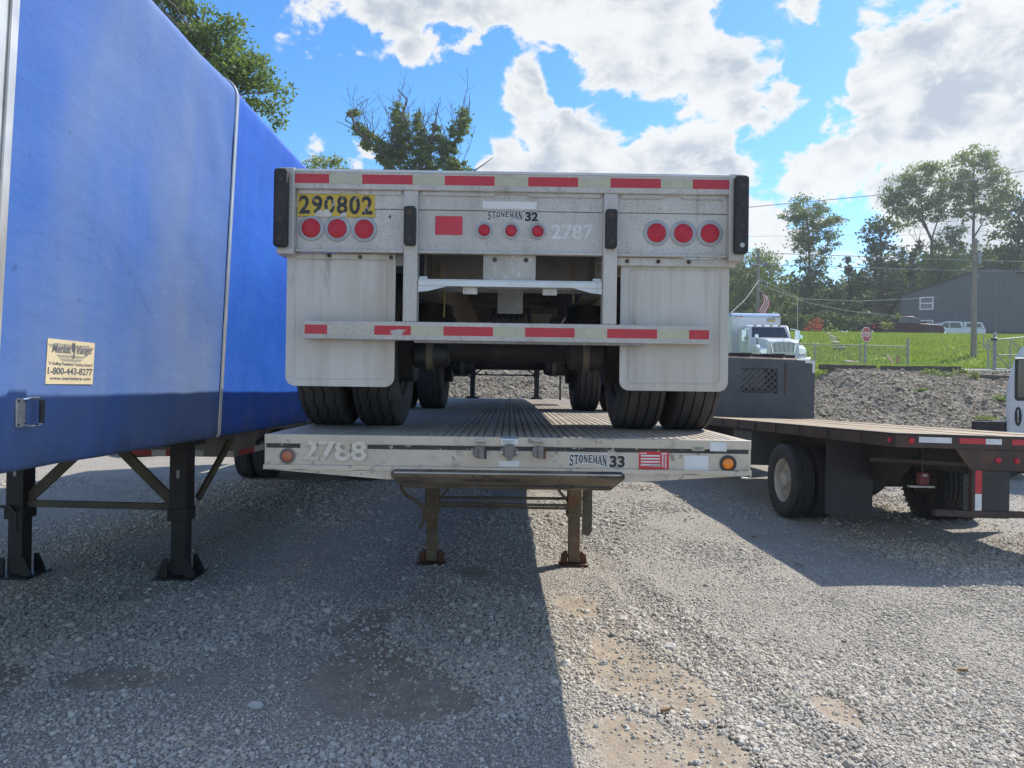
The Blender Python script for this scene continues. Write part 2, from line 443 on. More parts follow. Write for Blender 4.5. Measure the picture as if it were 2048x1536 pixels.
def gravel_material(name, tint=1.0, bank=False):
    m, nt, b, out = newmat(name)
    t_ = nt.nodes.new('ShaderNodeTexCoord'); vec = t_.outputs['Object']
    def vor(scale):
        v = nt.nodes.new('ShaderNodeTexVoronoi'); v.inputs['Scale'].default_value = scale; v.inputs['Randomness'].default_value = 1.0
        nt.links.new(vec, v.inputs['Vector']); return v
    s1, s2 = (17, 8) if bank else (72, 34)
    v1 = vor(s1); v2 = vor(s2)
    sep = nt.nodes.new('ShaderNodeSeparateColor'); nt.links.new(v1.outputs['Color'], sep.inputs[0])
    if bank:
        c = _mix(nt, sep.outputs[0], (.20, .18, .145), (.44, .395, .315))
        c = _mix(nt, _range(nt, _noise(nt, vec, .9, 5), .42, .62), c, (.19, .155, .11))
    else:
        c = _mix(nt, sep.outputs[0], (.33, .305, .265), (.58, .54, .47))
        c = _mix(nt, _mul(nt, _range(nt, _noise(nt, vec, 1.3, 6), .5, .72), .5), c, (.28, .255, .215))
    gap = _range(nt, v1.outputs['Distance'], .25 , .75)
    c = _mix(nt, _mul(nt, gap, .55), c, (.12, .112, .10))
    if not bank:
        # bare, packed earth
        wob = _noise(nt, vec, 3.0, 6, .6)
        mask = None
        for cx, cy, rx, ry in PATCHES:
            mp = nt.nodes.new('ShaderNodeMapping'); mp.vector_type = 'POINT'
            mp.inputs['Scale'].default_value = (1 / rx, 1 / ry, 0); mp.inputs['Location'].default_value = (-cx / rx, -cy / ry, 0)
            nt.links.new(vec, mp.inputs['Vector'])
            ln = nt.nodes.new('ShaderNodeVectorMath'); ln.operation = 'LENGTH'; nt.links.new(mp.outputs[0], ln.inputs[0])
            ad = nt.nodes.new('ShaderNodeMath'); ad.operation = 'MULTIPLY_ADD'; nt.links.new(wob, ad.inputs[0]); ad.inputs[1].default_value = 1.6
            sb = nt.nodes.new('ShaderNodeMath'); sb.operation = 'SUBTRACT'; nt.links.new(ln.outputs['Value'], sb.inputs[0]); sb.inputs[1].default_value = .8
            nt.links.new(sb.outputs[0], ad.inputs[2])
            r_ = _range(nt, ad.outputs[0], 1.4, .6)
            if mask is None: mask = r_
            else:
                mx = nt.nodes.new('ShaderNodeMath'); mx.operation = 'MAXIMUM'; nt.links.new(mask, mx.inputs[0]); nt.links.new(r_, mx.inputs[1]); mask = mx.outputs[0]
        earth = _mix(nt, _range(nt, _noise(nt, vec, 9, 8, .65), .35, .65), (.225, .18, .135), (.36, .30, .225))
        earth = _mix(nt, _range(nt, _noise(nt, vec, 120, 3), .60, .66), earth, (.42, .40, .36))
        c = _mix(nt, _mul(nt, mask, .92), c, earth)
    nt.links.new(c, b.inputs['Base Color']); b.inputs['Roughness'].default_value = .92; b.inputs['Specular IOR Level'].default_value = .25
    hmix = nt.nodes.new('ShaderNodeMath'); hmix.operation = 'ADD'
    nt.links.new(_range(nt, v1.outputs['Distance'], .0, .8, 1., 0.), hmix.inputs[0]); nt.links.new(_range(nt, v2.outputs['Distance'], 0, .8, 1.2, 0.), hmix.inputs[1])
    bn = nt.nodes.new('ShaderNodeBump'); bn.inputs['Strength'].default_value = .9; bn.inputs['Distance'].default_value = .07 if bank else .012
    if not bank: nt.links.new(_range(nt, mask, 0, 1, .9, .12), bn.inputs['Strength'])
    nt.links.new(hmix.outputs[0], bn.inputs['Height']); nt.links.new(bn.outputs[0], b.inputs['Normal'])
    return m
def grass_material(name):
    m, nt, b, out = newmat(name)
    t_ = nt.nodes.new('ShaderNodeTexCoord'); vec = t_.outputs['Object']
    c = _mix(nt, _range(nt, _noise(nt, vec, .5, 6, .6), .35, .65), (.19, .29, .045), (.27, .36, .06))
    c = _mix(nt, _range(nt, _noise(nt, vec, 5, 6, .7), .50, .72), c, (.11, .22, .025))
    c = _mix(nt, _mul(nt, _range(nt, _noise(nt, vec, .8, 4), .62, .72), .5), c, (.34, .36, .09))
    nt.links.new(c, b.inputs['Base Color']); b.inputs['Roughness'].default_value = .9; b.inputs['Specular IOR Level'].default_value = .2
    bn = nt.nodes.new('ShaderNodeBump'); bn.inputs['Distance'].default_value = .12; bn.inputs['Strength'].default_value = .8
    nt.links.new(_noise(nt, vec, 7, 6, .7, (1, .6, 1)), bn.inputs['Height']); nt.links.new(bn.outputs[0], b.inputs['Normal'])
    return m
mat['gravel'] = gravel_material('gravel_ground')
mat['bank'] = gravel_material('bank_rubble', bank=True)
mat['grass'] = grass_material('grass_ground')
mat['asphalt'] = M('asphalt_worn', (.30, .29, .28), (.22, .215, .21), 1.2, .9, 0, [((.14, .14, .14), 30, .6, .1, .5, None)], (80, .3, .004))

def grid(name, xs, ys, material, lift=0.0):
    X, Y = np.meshgrid(xs, ys); Z = terrain(X, Y) + lift
    v = np.stack([X, Y, Z], -1).reshape(-1, 3)
    nx, ny = len(xs), len(ys)
    i = np.arange(nx * ny).reshape(ny, nx)
    q = np.stack([i[:-1, :-1], i[:-1, 1:], i[1:, 1:], i[1:, :-1]], -1).reshape(-1, 4)
    o = raw_mesh(name, v, q, material, smooth=True)
    return tag(o, kind='structure')
def seq(*parts):
    out = []
    for a, b, s in parts: out += list(np.arange(a, b - 1e-6, s))
    out.append(parts[-1][1]); return np.array(out)
grid('gravel_yard', seq((-60, -9, 3), (-9, 9, .1), (9, 60, 2)), seq((-40, 0, 2.5), (0, 11, .1), (11, 20.5, .5)), mat['gravel'])
grid('rubble_bank', seq((-60, -9, 3), (-9, 30, .22), (30, 70, 2)), seq((20.5, 30.5, .2),), mat['bank'])
grid('grass_slope', seq((-70, 8, 3), (8, 45, .4), (45, 110, 4)), seq((30.5, 58, .4),), mat['grass'])
grid('plateau', seq((-600, 600, 40),), seq((58, 66, 1), (66, 100, 4), (100, 1400, 50)), mat['grass'])
g = MB(); g.add([(-700, -600, -.25), (700, -600, -.25), (700, 1400, -.25), (-700, 1400, -.25)], [(0, 1, 2, 3)])
tag(g.build('ground', mat['gravel'], recalc=False), kind='structure')
# lane that climbs to the gate
xs = seq((19.2, 60, .6),); ys = seq((31.0, 34.2, .4),)
grid('road', xs, ys, mat['asphalt'], .012)

# ================================================================== LETTERING
_dg = None
def text_data(s, offset=0.0, shear=0.0, spacing=1.0):
    cu = bpy.data.curves.new('lettering', 'FONT'); cu.body = s; cu.size = 1.0; cu.offset = offset; cu.shear = shear
    cu.space_character = spacing; cu.resolution_u = 4
    ob = bpy.data.objects.new('lettering', cu); col.objects.link(ob)
    dg = bpy.context.evaluated_depsgraph_get()
    me = bpy.data.meshes.new_from_object(ob.evaluated_get(dg))
    v = [tuple(p.co) for p in me.vertices]; f = [tuple(p.vertices) for p in me.polygons]
    bpy.data.objects.remove(ob); bpy.data.curves.remove(cu); bpy.data.meshes.remove(me)
    return np.array(v), f
def lettering(s, x0, x1, z0, z1, y, material, parent, offset=0.0, shear=0.0, arch=0.0, spacing=1.0, grow=0.0, name='lettering', plane='y', world=True):
    """flat letters fitted to a box; plane 'y': x-z facing -y; plane 'x': runs along y, facing +x"""
    v, f = text_data(s, offset, shear, spacing)
    a = v[:, :2].min(0); b = v[:, :2].max(0); n = (v[:, :2] - a) / (b - a)
    u, w = n[:, 0], n[:, 1]
    x = x0 + (x1 - x0) * u
    h = z1 - z0
    z = z1 - (1 - w) * h * (1 - arch * (1 - (2 * u - 1) ** 2)) if arch else z0 + h * w
    mb = MB()
    if plane == 'y': mb.add([(x[i], y, z[i]) for i in range(len(x))], f)
    else: mb.add([(y, x[i], z[i]) for i in range(len(x))], f)
    return mb.build(name, material, parent, world=world, recalc=False)

# ================================================================== WHEELS
def tyre_mesh(name, w, Ro, Ri, zig=0.0, n=72, material=None, lug=False, grooves=(-.27, -.09, .09, .27)):
    h = w / 2
    prof = [(-h * .70, Ri), (-h * .86, Ri + .012), (-h * .98, Ri + (Ro - Ri) * .38), (-h * 1.0, Ri + (Ro - Ri) * .6), (-h * .95, Ri + (Ro - Ri) * .82), (-h * .88, Ro - .012), (-h * .82, Ro - .003)]
    idx = set()
    for gpos in grooves:
        c = gpos * w * 1.2; e = .0055 if not lug else .012
        for (dx, r) in ((-e, Ro), (-e * .7, Ro - .014), (e * .7, Ro - .014), (e, Ro)):
            idx.add(len(prof)); prof.append((c + dx, r))
    prof += [(-a, r) for a, r in prof[:7][::-1]]
    mb = MB()
    wob = (lambda j, i: zig * (1 if (i // 2) % 2 else -1) if j in idx else 0.0) if zig else None
    mb.lathe(prof, (0, 0, 0), 'x', n, wob)
    if lug:
        for i in range(0, n, 2):
            t = 2 * math.pi * i / n
            for sx in (-1, 1):
                p0 = Vector((sx * h * .98, (Ro - .02) * math.cos(t), (Ro - .02) * math.sin(t))); p1 = Vector((sx * h * .45, (Ro + .004) * math.cos(t + .03), (Ro + .004) * math.sin(t + .03)))
                mb.bar(p0, p1, .028, .03, (0, math.cos(t), math.sin(t)))
    o = mb.build(name, material or mat['tyre'], smooth=True)
    me = o.data; bpy.data.objects.remove(o); return me
def rim_mesh(name, Ri, w, material, out=1):
    """steel disc wheel, dish open towards out*x"""
    h = w / 2 * .72 * out
    prof = [(-h, Ri + .004), (-h * .95, Ri - .02), (-h * .2, Ri - .025), (h * .1, Ri - .028), (h * .12, Ri * .62), (h * .45, Ri * .50), (h * .5, Ri * .36), (h * .95, Ri * .33), (h * 1.0, Ri * .12), (h, .001)]
    prof2 = [(h * .1, Ri - .026), (h * .8, Ri - .022), (h * .96, Ri - .008), (h * 1.02, Ri + .006)]
    mb = MB(); mb.lathe(prof, (0, 0, 0), 'x', 40); mb.lathe(prof2, (0, 0, 0), 'x', 40)
    for k in range(10):
        t = 2 * math.pi * k / 10
        c = Vector((h * .5, Ri * .43 * math.cos(t), Ri * .43 * math.sin(t))); mb.cyl(c, c + Vector((h * .3, 0, 0)), .014, n=6)
    o = mb.build(name, material, smooth=True); me = o.data; bpy.data.objects.remove(o); return me
mat['rim_grey'] = M('wheel_grey', (.20, .185, .16), (.12, .11, .10), 6, .6, .3, [((.05, .045, .04), 14, .56, .15, .7, None)])
mat['rim_white'] = M('wheel_dusty_white', (.52, .49, .44), (.42, .40, .36), 5, .55, 0, [((.2, .17, .13), 9, .58, .15, .6, None)])
T_ZIG = tyre_mesh('tyre', .285, .50, .285, zig=.006, n=96)
T_RIB = tyre_mesh('tyre', .285, .50, .285, zig=0, n=72)
T_TRUCK = tyre_mesh('tyre', .27, .49, .285, n=72, material=mat['tyre_truck'])
T_LUG = tyre_mesh('tyre', .29, .50, .285, n=72, material=mat['tyre_truck'], lug=True)
RIM_R = rim_mesh('wheel', .288, .28, mat['rim_grey'], 1)
RIM_L = rim_mesh('wheel', .288, .28, mat['rim_grey'], -1)
RIMW_R = rim_mesh('wheel', .288, .28, mat['rim_white'], 1)
RIMW_L = rim_mesh('wheel', .288, .28, mat['rim_white'], -1)
def wheel(parent, c, tyre, rim, world=True, spin=0.0):
    o = bpy.data.objects.new('wheel', rim); col.objects.link(o); o.parent = parent
    c = Vector(c); o.location = c - parent_origin(parent) if world else c
    o.rotation_euler = (spin, 0, 0)
    t = bpy.data.objects.new('tyre', tyre); col.objects.link(t); t.parent = o
    return o

def hexagon(px, z, y, r, parent):
    mb = MB(); q = []; n = 6
    for k, rr in ((0, r), (1, r * .82)):
        for i in range(n):
            t = R(60 * i); q.append((px + rr * 1.05 * math.cos(t), y, z + rr * .78 * math.sin(t)))
    mb.add(q, [(i, (i + 1) % n, n + (i + 1) % n, n + i) for i in range(n)])
    mb.add([(px - r * .5, y, z - r * .12), (px + r * .5, y, z - r * .12), (px + r * .5, y, z + r * .12), (px - r * .5, y, z + r * .12)], [(0, 1, 2, 3)])
    return mb.build('hexagon_mark', mat['tape_ink'], parent, world=True, recalc=False)
def lamp(parent, x, z, y, r_bez, r_lens, name='tail_light', lensmat='lens_red', bez='bezel', screws=(), dome=.012):
    """round lamp on a plate facing -y: bezel with the lens as its sub-part"""
    mb = MB(); mb.lathe([(0, r_bez), (-.006, r_bez), (-.009, r_bez - .004), (-.009, r_lens + .004), (-.004, r_lens), (0, r_lens)], (x, y, z), 'y', 32)
    for a in screws:
        p = Vector((x + (r_bez + r_lens) / 2 * math.cos(R(a)), y - .009, z + (r_bez + r_lens) / 2 * math.sin(R(a)))); mb.cyl(p, p - Vector((0, .002, 0)), .004, n=8)
    b = mb.build(name, mat[bez], parent, smooth=True, world=True)
    ml = MB(); ml.lathe([(-.001, r_lens + .002), (-.006, r_lens), (-.006 - dome * .6, r_lens * .8), (-.006 - dome, r_lens * .35), (-.006 - dome, .0005)], (x, y, z), 'y', 28)
    ml.build('lens', mat[lensmat], b, smooth=True, world=True)
    return b

# ================================================================== UPPER TRAILER (parked on the lower one)
YR = 3.93
def RX(px): return (px - 1017.5) / 361.3
def RZ(px, py): return EYE + (775 - py + .014 * (px - 1018)) / 361.3
def deck_z(y): return 1.45 - .038 * ((y - 10.5) / 6.73) ** 2

UT = thing('flatbed_trailer', 'speckled aluminium flatbed trailer with white mud flaps stacked on top of another trailer', 'trailer', (0, 4.72, deck_z(4.72)))
def U(mb, name, m, **kw): return mb.build(name, mat[m], UT, world=True, **kw)
ZT, ZRB, ZP = 2.873, 2.765, 2.432
U(MB().box(-1.225, 1.262, YR, YR + .06, ZRB, ZT), 'top_rail', 'alu', bevel=.006)
U(MB().box(-1.222, 1.259, YR - .004, YR + .01, ZT - .012, ZT + .003), 'rail_lip', 'alu_clean', bevel=.002)
for s in (-1, 1):
    xo = 1.294 * s; xi = (1.2 if s < 0 else 1.206) * s
    mb = MB(); mb.box(min(xo, xi), max(xo, xi), YR - .012, YR + .12, 2.40, ZT + .006)
    U(mb, 'corner_post', 'alu', bevel=.006)
    mb = MB(); x0 = 1.300 * s; x1 = 1.225 * s
    mb.prism(rounded(min(x0, x1), max(x0, x1), 2.432, 2.860, .018), 'y', YR - .062, YR - .012)
    o = U(mb, 'rubber_bumper', 'rubber', bevel=.01)
    for zz in (2.80, 2.70, 2.58, 2.475):
        c = Vector(((x0 + x1) / 2, YR - .062, zz)); MB().cyl(c - Vector((0, .003, 0)), c + Vector((0, .01, 0)), .013, n=10).build('bolt', mat['bolt' if s < 0 or zz > 2.5 else 'silver_paint'], o, world=True)
    # side rail running forward
    mb = MB(); mb.box(min(1.22 * s, 1.285 * s), max(1.22 * s, 1.285 * s), YR + .12, 18.5, 2.66, ZT - .004); U(mb, 'side_rail', 'alu', bevel=.004)
POSTS = ((-.596, -.518), (.513, .591))
for (a, b), z0, z1 in zip(((-1.2, -.596), (-.518, .513), (.591, 1.206)), (0, 0, 0), (0, 0, 0)):
    mb = MB(); mb.box(a, b, YR + .034, YR + .06, ZP, 2.664); U(mb, 'rear_panel', 'alu', bevel=.002)
    mb = MB(); mb.box(a, b, YR + .028, YR + .058, 2.666, ZRB); U(mb, 'upper_rear_panel', 'alu', bevel=.002)
    mb = MB(); mb.box(a + .002, b - .002, YR + .008, YR + .05, ZP - .012, ZP - .0005); U(mb, 'bottom_flange', 'alu', bevel=.003)
    # stepped stiffener that shows under the rail
    mb = MB()
    w = (b - a)
    mb.prism([(a + .02, ZRB - .001), (a + .02, ZRB - .022), (a + w * .40, ZRB - .022), (a + w * .42, ZRB - .008), (a + w * .58, ZRB - .008), (a + w * .60, ZRB - .022), (b - .02, ZRB - .022), (b - .02, ZRB - .001)], 'y', YR + .018, YR + .03)
    U(mb, 'weld_strip', 'alu')
for i, (a, b) in enumerate(POSTS):
    U(MB().box(a, b, YR + .004, YR + .10, 2.036, ZRB - .0005), 'rear_post', 'alu', bevel=.005)
    x0, x1 = a + .006, b - .008
    z0, z1 = (2.455, 2.668) if i == 0 else (2.455, 2.668)
    o = U(MB().prism(rounded(x0, x1, z0, z1, .014), 'y', YR - .045, YR + .004), 'rubber_bumper', 'rubber', bevel=.008)
    for zz in (z0 + .035, z1 - .035):
        c = Vector(((x0 + x1) / 2, YR - .045, zz)); MB().cyl(c - Vector((0, .003, 0)), c + Vector((0, .01, 0)), .014, n=10).build('bolt', mat['bolt'], o, world=True)
# reflective tape on the top rail
for i, (a, b) in enumerate(((580, 652), (718, 819), (883, 983), (1050, 1150), (1215, 1316), (1380, 1453))):
    o = U(MB().box(RX(a), RX(b), YR - .0015, YR + .002, 2.796, 2.848), 'reflective_tape', 'red_tape')
for a, b in ((652, 718), (819, 883), (983, 1050), (1150, 1215), (1316, 1380)):
    o = U(MB().box(RX(a), RX(b), YR - .0014, YR + .002, 2.796, 2.848), 'reflective_tape', 'white_tape')
    hexagon((RX(a) + RX(b)) / 2, 2.822, YR - .0025, .027, o)
# tail lights, markers and plates
YP = YR + .034
for x, z, sc in ((614, 454, (160, 30, 270)), (667, 455, (130, 350, 230)), (721, 456, (120, 0, 240)), (1311, 463, (150, 30, 270)), (1365, 464, (150, 30, 270)), (1419, 464, (150, 30, 270))):
    lamp(UT, RX(x), RZ(x, z), YP, .0715, .0515, 'tail_light', screws=sc, dome=.008)
for x, z in ((963, 458), (1017, 459), (1071, 460)):
    lamp(UT, RX(x), RZ(x, z), YP, .0465, .031, 'marker_light', dome=.01)
U(MB().prism(rounded(RX(864), RX(919), 2.5275, 2.632, .006), 'y', YP - .003, YP), 'reflector_plate', 'red_plate', bevel=.001)
st = U(MB().box(RX(587), RX(742), YP - .0085, YP, RZ(665, 431), RZ(665, 385)), 'number_sticker', 'yellow')
for k, ch in enumerate('290802'):
    x0 = RX(590 + k * 25.2); lettering(ch, x0, x0 + .060, RZ(665, 426), RZ(665, 389), YP - .0095, mat['ink_worn'], st, offset=.028)
poly = [(622, 431.5), (623, 424), (628, 419), (634, 417.5), (640, 419), (645, 415.5), (650, 418), (654, 425), (656, 421), (656, 431.5)]
MB().prism([(RX(a), RZ(a, b)) for a, b in poly], 'y', YP - .0102, YP - .0096).build('torn_patch', mat['flap'], st, world=True)
poly = [(672, 431.5), (674, 426), (680, 422), (686, 424), (684, 431.5)]
MB().prism([(RX(a), RZ(a, b)) for a, b in poly], 'y', YP - .0102, YP - .0096).build('torn_patch', mat['alu'], st, world=True)
U(MB().box(RX(959), RX(1068), YR + .0265, YR + .03, RZ(1013, 415), RZ(1013, 400)), 'paper_patch', 'label')
def serif_word(word, xa, xb, zb, zt, y, m, parent, arch, fat):
    """slab-serif capitals on an arched base line"""
    St, Th, Sf = .25, .13, .11
    def bar(a, b, w): return ('b', a, b, w)
    G = {'T': [((.5, 0), (.5, 1), St), ((.0, .93), (1, .93), Th), ((.05, .75), (.05, .95), Sf), ((.95, .75), (.95, .95), Sf), ((.28, .05), (.72, .05), Sf)],
         'N': [((.16, 0), (.16, 1), Th), ((.84, 0), (.84, 1), Th), ((.16, .95), (.84, .05), St), ((0, .95), (.3, .95), Sf), ((.68, .95), (1, .95), Sf), ((0, .05), (.32, .05), Sf)],
         'E': [((.22, 0), (.22, 1), St), ((.05, .94), (.95, .94), Th), ((.05, .06), (.95, .06), Th), ((.2, .52), (.7, .52), Th), ((.92, .72), (.92, 1), Sf), ((.92, 0), (.92, .28), Sf), ((.7, .38), (.7, .66), Sf)],
         'M': [((.13, 0), (.13, 1), Th * .8), ((.85, 0), (.85, 1), St * .8), ((.13, .97), (.5, .12), St * .7), ((.5, .12), (.85, .97), Th * .8), ((0, .05), (.28, .05), Sf), ((.70, .05), (1, .05), Sf), ((0, .95), (.2, .95), Sf), ((.8, .95), (1, .95), Sf)],
         'A': [((.12, 0), (.5, 1), Th), ((.5, 1), (.86, 0), St), ((.25, .33), (.75, .33), Th * .8), ((0, .05), (.3, .05), Sf), ((.66, .05), (1, .05), Sf)]}
    n = len(word); mb = MB()
    def put(u, w, k):
        uu = (k + .06 + .88 * u) / n; h = (zt - zb) * (1 - arch * (1 - (2 * uu - 1) ** 2))
        return (xa + (xb - xa) * uu, y, zt - (1 - w) * h)
    for k, ch in enumerate(word):
        if ch in 'SO':
            if ch == 'O': path = [(.5 + .38 * math.cos(R(t)), .5 + .43 * math.sin(R(t)), Th + (St - Th) * abs(math.cos(R(t)))) for t in range(0, 361, 20)]
            else: path = [(.5 + .33 * math.cos(R(t)), .73 + .22 * math.sin(R(t)), Th * 1.1) for t in range(20, 200, 20)] + [(.30, .58, St * .8), (.5, .5, St), (.70, .42, St * .8)] + [(.5 + .35 * math.cos(R(t)), .28 + .23 * math.sin(R(t)), Th * 1.1) for t in range(0, -181, -20)]
            segs = [((path[i][0], path[i][1]), (path[i + 1][0], path[i + 1][1]), (path[i][2] + path[i + 1][2]) / 2) for i in range(len(path) - 1)]
            if ch == 'S': segs += [((.86, .68), (.86, 1.0), Sf), ((.13, .0), (.13, .32), Sf)]
        else: segs = G[ch]
        for i, (a, b, w) in enumerate(segs):
            d = Vector((b[0] - a[0], b[1] - a[1])); d.normalize(); nn = Vector((-d.y, d.x)) * ((w + fat) / 2); e = d * (fat / 2 + (.04 if ch in 'SO' else 0))
            q = [(a[0] - e.x - nn.x, a[1] - e.y - nn.y), (b[0] + e.x - nn.x, b[1] + e.y - nn.y), (b[0] + e.x + nn.x, b[1] + e.y + nn.y), (a[0] - e.x + nn.x, a[1] - e.y + nn.y)]
            q3 = [put(u, w_, k) for u, w_ in q]; q3 = [(p[0], y - .00002 * i, p[2]) for p in q3]
            mb.add(q3, [(0, 1, 2, 3)])
    return mb.build('lettering', m, parent, world=True, recalc=False)
def company(parent, num, xa, xb, xc, xd, zt, zb, y):
    serif_word('STONEMAN', xa, xb, zb, zt, y - .0008, mat['label'], parent, .36, .26)
    serif_word('STONEMAN', xa, xb, zb, zt, y - .0018, mat['ink'], parent, .36, .02)
    lettering(num, xc - .004, xd + .004, zb - .008, zt + .004, y - .0008, mat['label'], parent, offset=.06)
    lettering(num, xc, xd, zb - .004, zt, y - .0018, mat['ink'], parent, offset=.045)
company(UT, '32', RX(969), RX(1040), RX(1045), RX(1072), RZ(1017, 420), RZ(1017, 438), YP)
lettering('2787', RX(1098), RX(1184), RZ(1140, 476), RZ(1140, 446), YP - .001, mat['stencil_faint'], UT, offset=.02)
lettering('4', RX(769), RX(775), RZ(772, 435), RZ(772, 426), YP - .001, mat['ink'], UT, offset=.02)
# recess between the posts
U(MB().box(-.518, .513, 4.42, 4.44, 2.27, 2.80), 'recess_plate', 'alu_dark')
o = U(MB().box(-.154, .14, YR + .05, YR + .054, 2.272, 2.425), 'plate_holder', 'white_sheet', bevel=.001)
for x in (-.09, .085):
    MB().cyl((x, YR + .046, 2.395), (x, YR + .052, 2.395), .013, n=12).build('bolt', mat['bolt'], o, world=True)
U(MB().tube([(-.44, 4.40, 2.44), (-.43, 4.37, 2.34), (-.40, 4.33, 2.24), (-.40, 4.30, 2.1)], .006), 'air_hose', 'hose')
U(MB().tube([(.385, 4.40, 2.44), (.387, 4.36, 2.3), (.385, 4.33, 2.2)], .006), 'air_hose', 'hose')
mb = MB(); mb.box(-.516, .511, YR + .02, YR + .10, 2.238, 2.272); mb.box(-.516, .511, YR + .024, YR + .034, 2.262, 2.279)
U(mb, 'cross_bar', 'alu_clean', bevel=.003)
for s, a in ((1, -.516), (-1, .511)):
    U(MB().prism([(a, 2.238), (a + s * .16, 2.238), (a + s * .10, 2.222), (a + s * .06, 2.212), (a, 2.205)], 'y', YR + .022, YR + .03), 'gusset', 'alu_clean')
    U(MB().box(min(a, a + s * .05), max(a, a + s * .05), YR + .05, YR + .1, 2.2725, 2.298), 'angle_clip', 'alu_clean', bevel=.003)
    x = a + s * .29; U(MB().box(x - .04, x + .04, YR + .05, YR + .055, 2.20, 2.237), 'angle_clip', 'alu')
U(MB().box(-.075, .075, YR + .30, YR + .31, 2.12, 2.30), 'hanger_plate', 'alu_dark')
# underride guard
mb = MB(); mb.prism(rounded(-1.144, 1.114, 1.934, 2.036, .010), 'y', YR - .005, YR + .055)
U(mb, 'underride_bar', 'alu', bevel=.004)
mb = MB(); mb.box(-1.142, 1.112, YR - .008, YR + .0, 1.9355, 1.948); U(mb, 'bar_lip', 'alu', bevel=.002)
U(MB().box(-.53, .74, YR + .002, YR + .06, 1.922, 1.9335), 'bar_stiffener', 'alu_dark')
YB = YR - .005
mat['red_tape_worn'] = M('reflective_tape_worn', (.52, .022, .035), (.46, .018, .03), 6, .4, 0, [((.47, .45, .42), 5, .57, .03, 1.0, (1, 1, 2)), ((.1, .1, .1), 130, .6, .05, .5, None)])
mat['white_tape_worn'] = M('reflective_tape_scuffed', (.52, .50, .38), (.5, .48, .4), 6, .5, 0, [((.50, .48, .46), 7, .46, .03, 1.0, None), ((.1, .1, .1), 130, .58, .05, .6, None)])
for i, (a, b) in enumerate(((608, 653), (747, 820), (885, 984), (1048, 1147), (1212, 1312), (1376, 1416))):
    U(MB().box(RX(a), RX(b), YB - .0015, YB + .002, 1.961, 2.012), 'reflective_tape', 'red_tape_worn' if i == 1 else 'red_tape')
for i, (a, b) in enumerate(((653, 747), (820, 885), (984, 1048), (1147, 1212), (1312, 1376))):
    o = U(MB().box(RX(a), RX(b), YB - .0014, YB + .002, 1.961, 2.012), 'reflective_tape', 'white_tape_worn' if i == 0 else 'white_tape')
    if i: hexagon((RX(a) + RX(b)) / 2, 1.986, YB - .0025, .027, o)
# mud flaps: a curved sheet, rounded below
for s, x0, x1, zt in ((-1, -1.262, -.648, 2.424), (1, .622, 1.236, 2.392)):
    yf = YR + .075
    poly = rounded(x0, x1, 1.672, zt, .055, 6, (1, 1, 0, 0)); poly2 = rounded(x0 + .05, x1 - .05, 1.715, zt - .04, .03, 4)
    o = U(MB().prism(poly, 'y', yf, yf + .007), 'mud_flap', 'flap', bevel=.002)
    mb = MB()      # moulded border line
    q = [(a, yf - .0015, b) for a, b in poly2]
    mb.tube([Vector(p) for p in q] + [Vector(q[0])], .0028, 5)
    mb.build('moulded_border', mat['flap'], o, world=True)
    if s < 0:
        U(MB().box(x0 + .03, x1 - .002, yf - .007, yf - .0005, zt - .035, zt - .004), 'flap_clamp', 'flap', bevel=.002)
        U(MB().box(x0, -.596, yf + .0075, yf + .04, 2.36, 2.425), 'flap_bracket', 'alu_dark')
        bx, bz, by = (RX(648), RX(711), RX(774)), (2.408, 2.402, 2.402), yf - .007
    else:
        U(MB().box(.592, 1.262, yf - .03, yf - .001, 2.372, 2.419), 'flap_bracket', 'alu', bevel=.004)
        bx, bz, by = (.668, .74, .812), (2.397,) * 3, yf - .03
        bx = (RX(1253), RX(1316), RX(1378))
    for x, z in zip(bx, bz): U(MB().cyl((x, by - .006, z), (x, by + .004, z), .0115, n=10), 'bolt', 'bolt')
